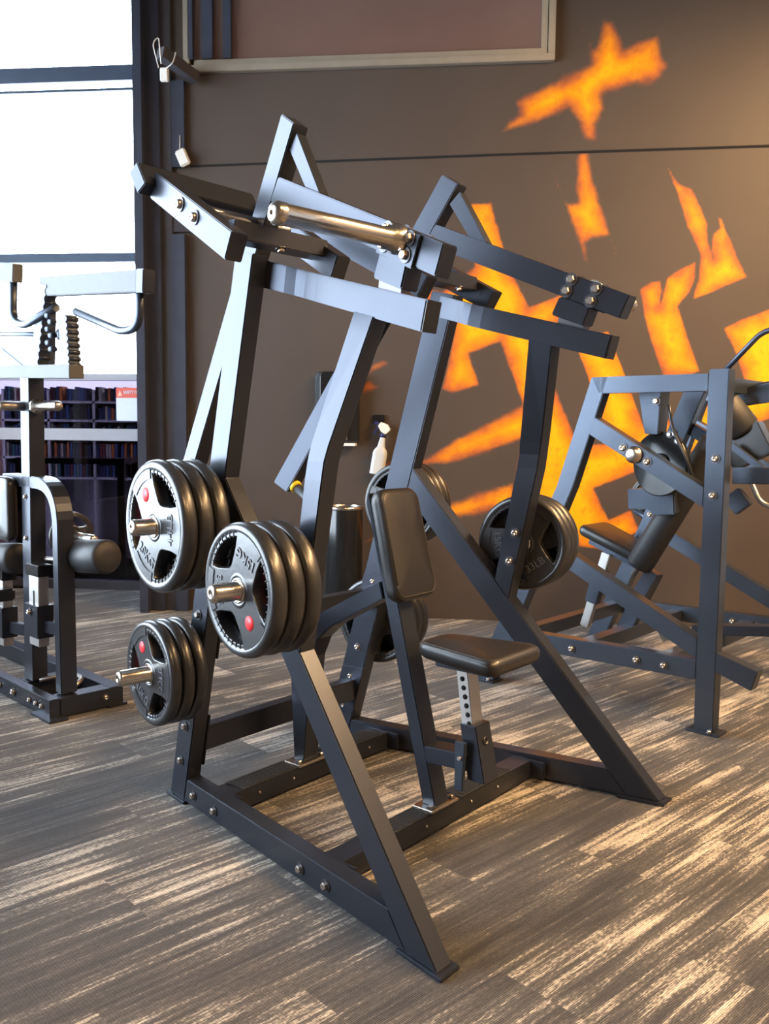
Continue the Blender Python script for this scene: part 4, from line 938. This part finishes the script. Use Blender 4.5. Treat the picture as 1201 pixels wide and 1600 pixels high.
# shelving
SH0 = Vector((-3.05, 8.9, 0))
t = empty('shelving_unit', SH0, 0, 'white open shelving full of books seen through the low glazing', 'shelf')
g = G()
for z in (0.82, 1.02, 1.20, 1.38, 1.56): g.box((0, 0, z), (1.36, 0.26, 0.022), bev=0)
g.obj('shelf_board', M['shelfwhite'], t)
g = G()
for x in (-0.66, -0.22, 0.22, 0.66): g.box((x, 0, 0.84), (0.022, 0.26, 1.68), bev=0)
g.box((0, 0.13, 0.84), (1.36, 0.01, 1.68), bev=0)
g.obj('upright_panel', M['shelfwhite'], t)
bcols = [simple('book_' + n_, c_, 0.7) for n_, c_ in (('navy', (0.02, 0.03, 0.09)), ('black', (0.012, 0.012, 0.02)), ('teal', (0.02, 0.10, 0.13)), ('maroon', (0.12, 0.02, 0.03)), ('cream', (0.40, 0.36, 0.32)), ('blue', (0.04, 0.08, 0.22)), ('orange', (0.5, 0.14, 0.03)))]
bmesh_books = []
ORD = ['', 'first', 'second', 'third', 'fourth', 'fifth', 'sixth', 'seventh', 'eighth', 'ninth', 'tenth', 'eleventh', 'twelfth', 'thirteenth', 'fourteenth', 'fifteenth']
for i, bm_ in enumerate(bcols):
    g = G(); g.box((0, 0, 0.07), (0.026, 0.16, 0.14), bev=0.002); me_ = bpy.data.meshes.new('book'); g.bm.to_mesh(me_); g.bm.free(); me_.materials.append(bm_); bmesh_books.append(me_)
cn_ = ['navy', 'black', 'teal', 'maroon', 'cream', 'blue', 'orange']; sn = {0.831: 'lowest', 1.031: 'second', 1.211: 'third', 1.391: 'fourth', 1.571: 'top'}
for z in (0.831, 1.031, 1.211, 1.391, 1.571):
    for bay in range(3):
        x = -0.645 + bay * 0.44; nb = 0
        while x < -0.645 + bay * 0.44 + 0.375:
            k = random.choices(range(7), (5, 6, 2, 1, 2, 3, 1))[0]; sc_ = random.uniform(.78, 1.0)
            if random.random() < 0.9:
                o = bpy.data.objects.new('book', bmesh_books[k]); C.objects.link(o); o.location = SH0 + Vector((x + .013, -0.03, z + 0.0015)); o.scale = (1, 1, sc_)
                nb += 1; tag(o, '%s book, %s from the left in the %s bay of the %s shelf' % (cn_[k], ORD[nb], ('left', 'middle', 'right')[bay], sn[z]), 'book', 'books on the %s shelf behind the glazing' % sn[z])
            x += 0.030
# table beyond the glass
t = empty('black_table', (-2.72, 8.0, 0), 0.0, 'black square-legged table standing behind the low glazing', 'table')
g = G(); g.box((0, 0, 1.03), (0.95, 0.5, 0.05), bev=.003); g.obj('table_top', M['plastic'], t)
for x in (-0.44, 0.44):
    for y in (-0.22, 0.22):
        g = G(); g.box((x, y, 0.50), (0.06, 0.05, 1.01), bev=.003); g.obj('leg', M['plastic'], t)
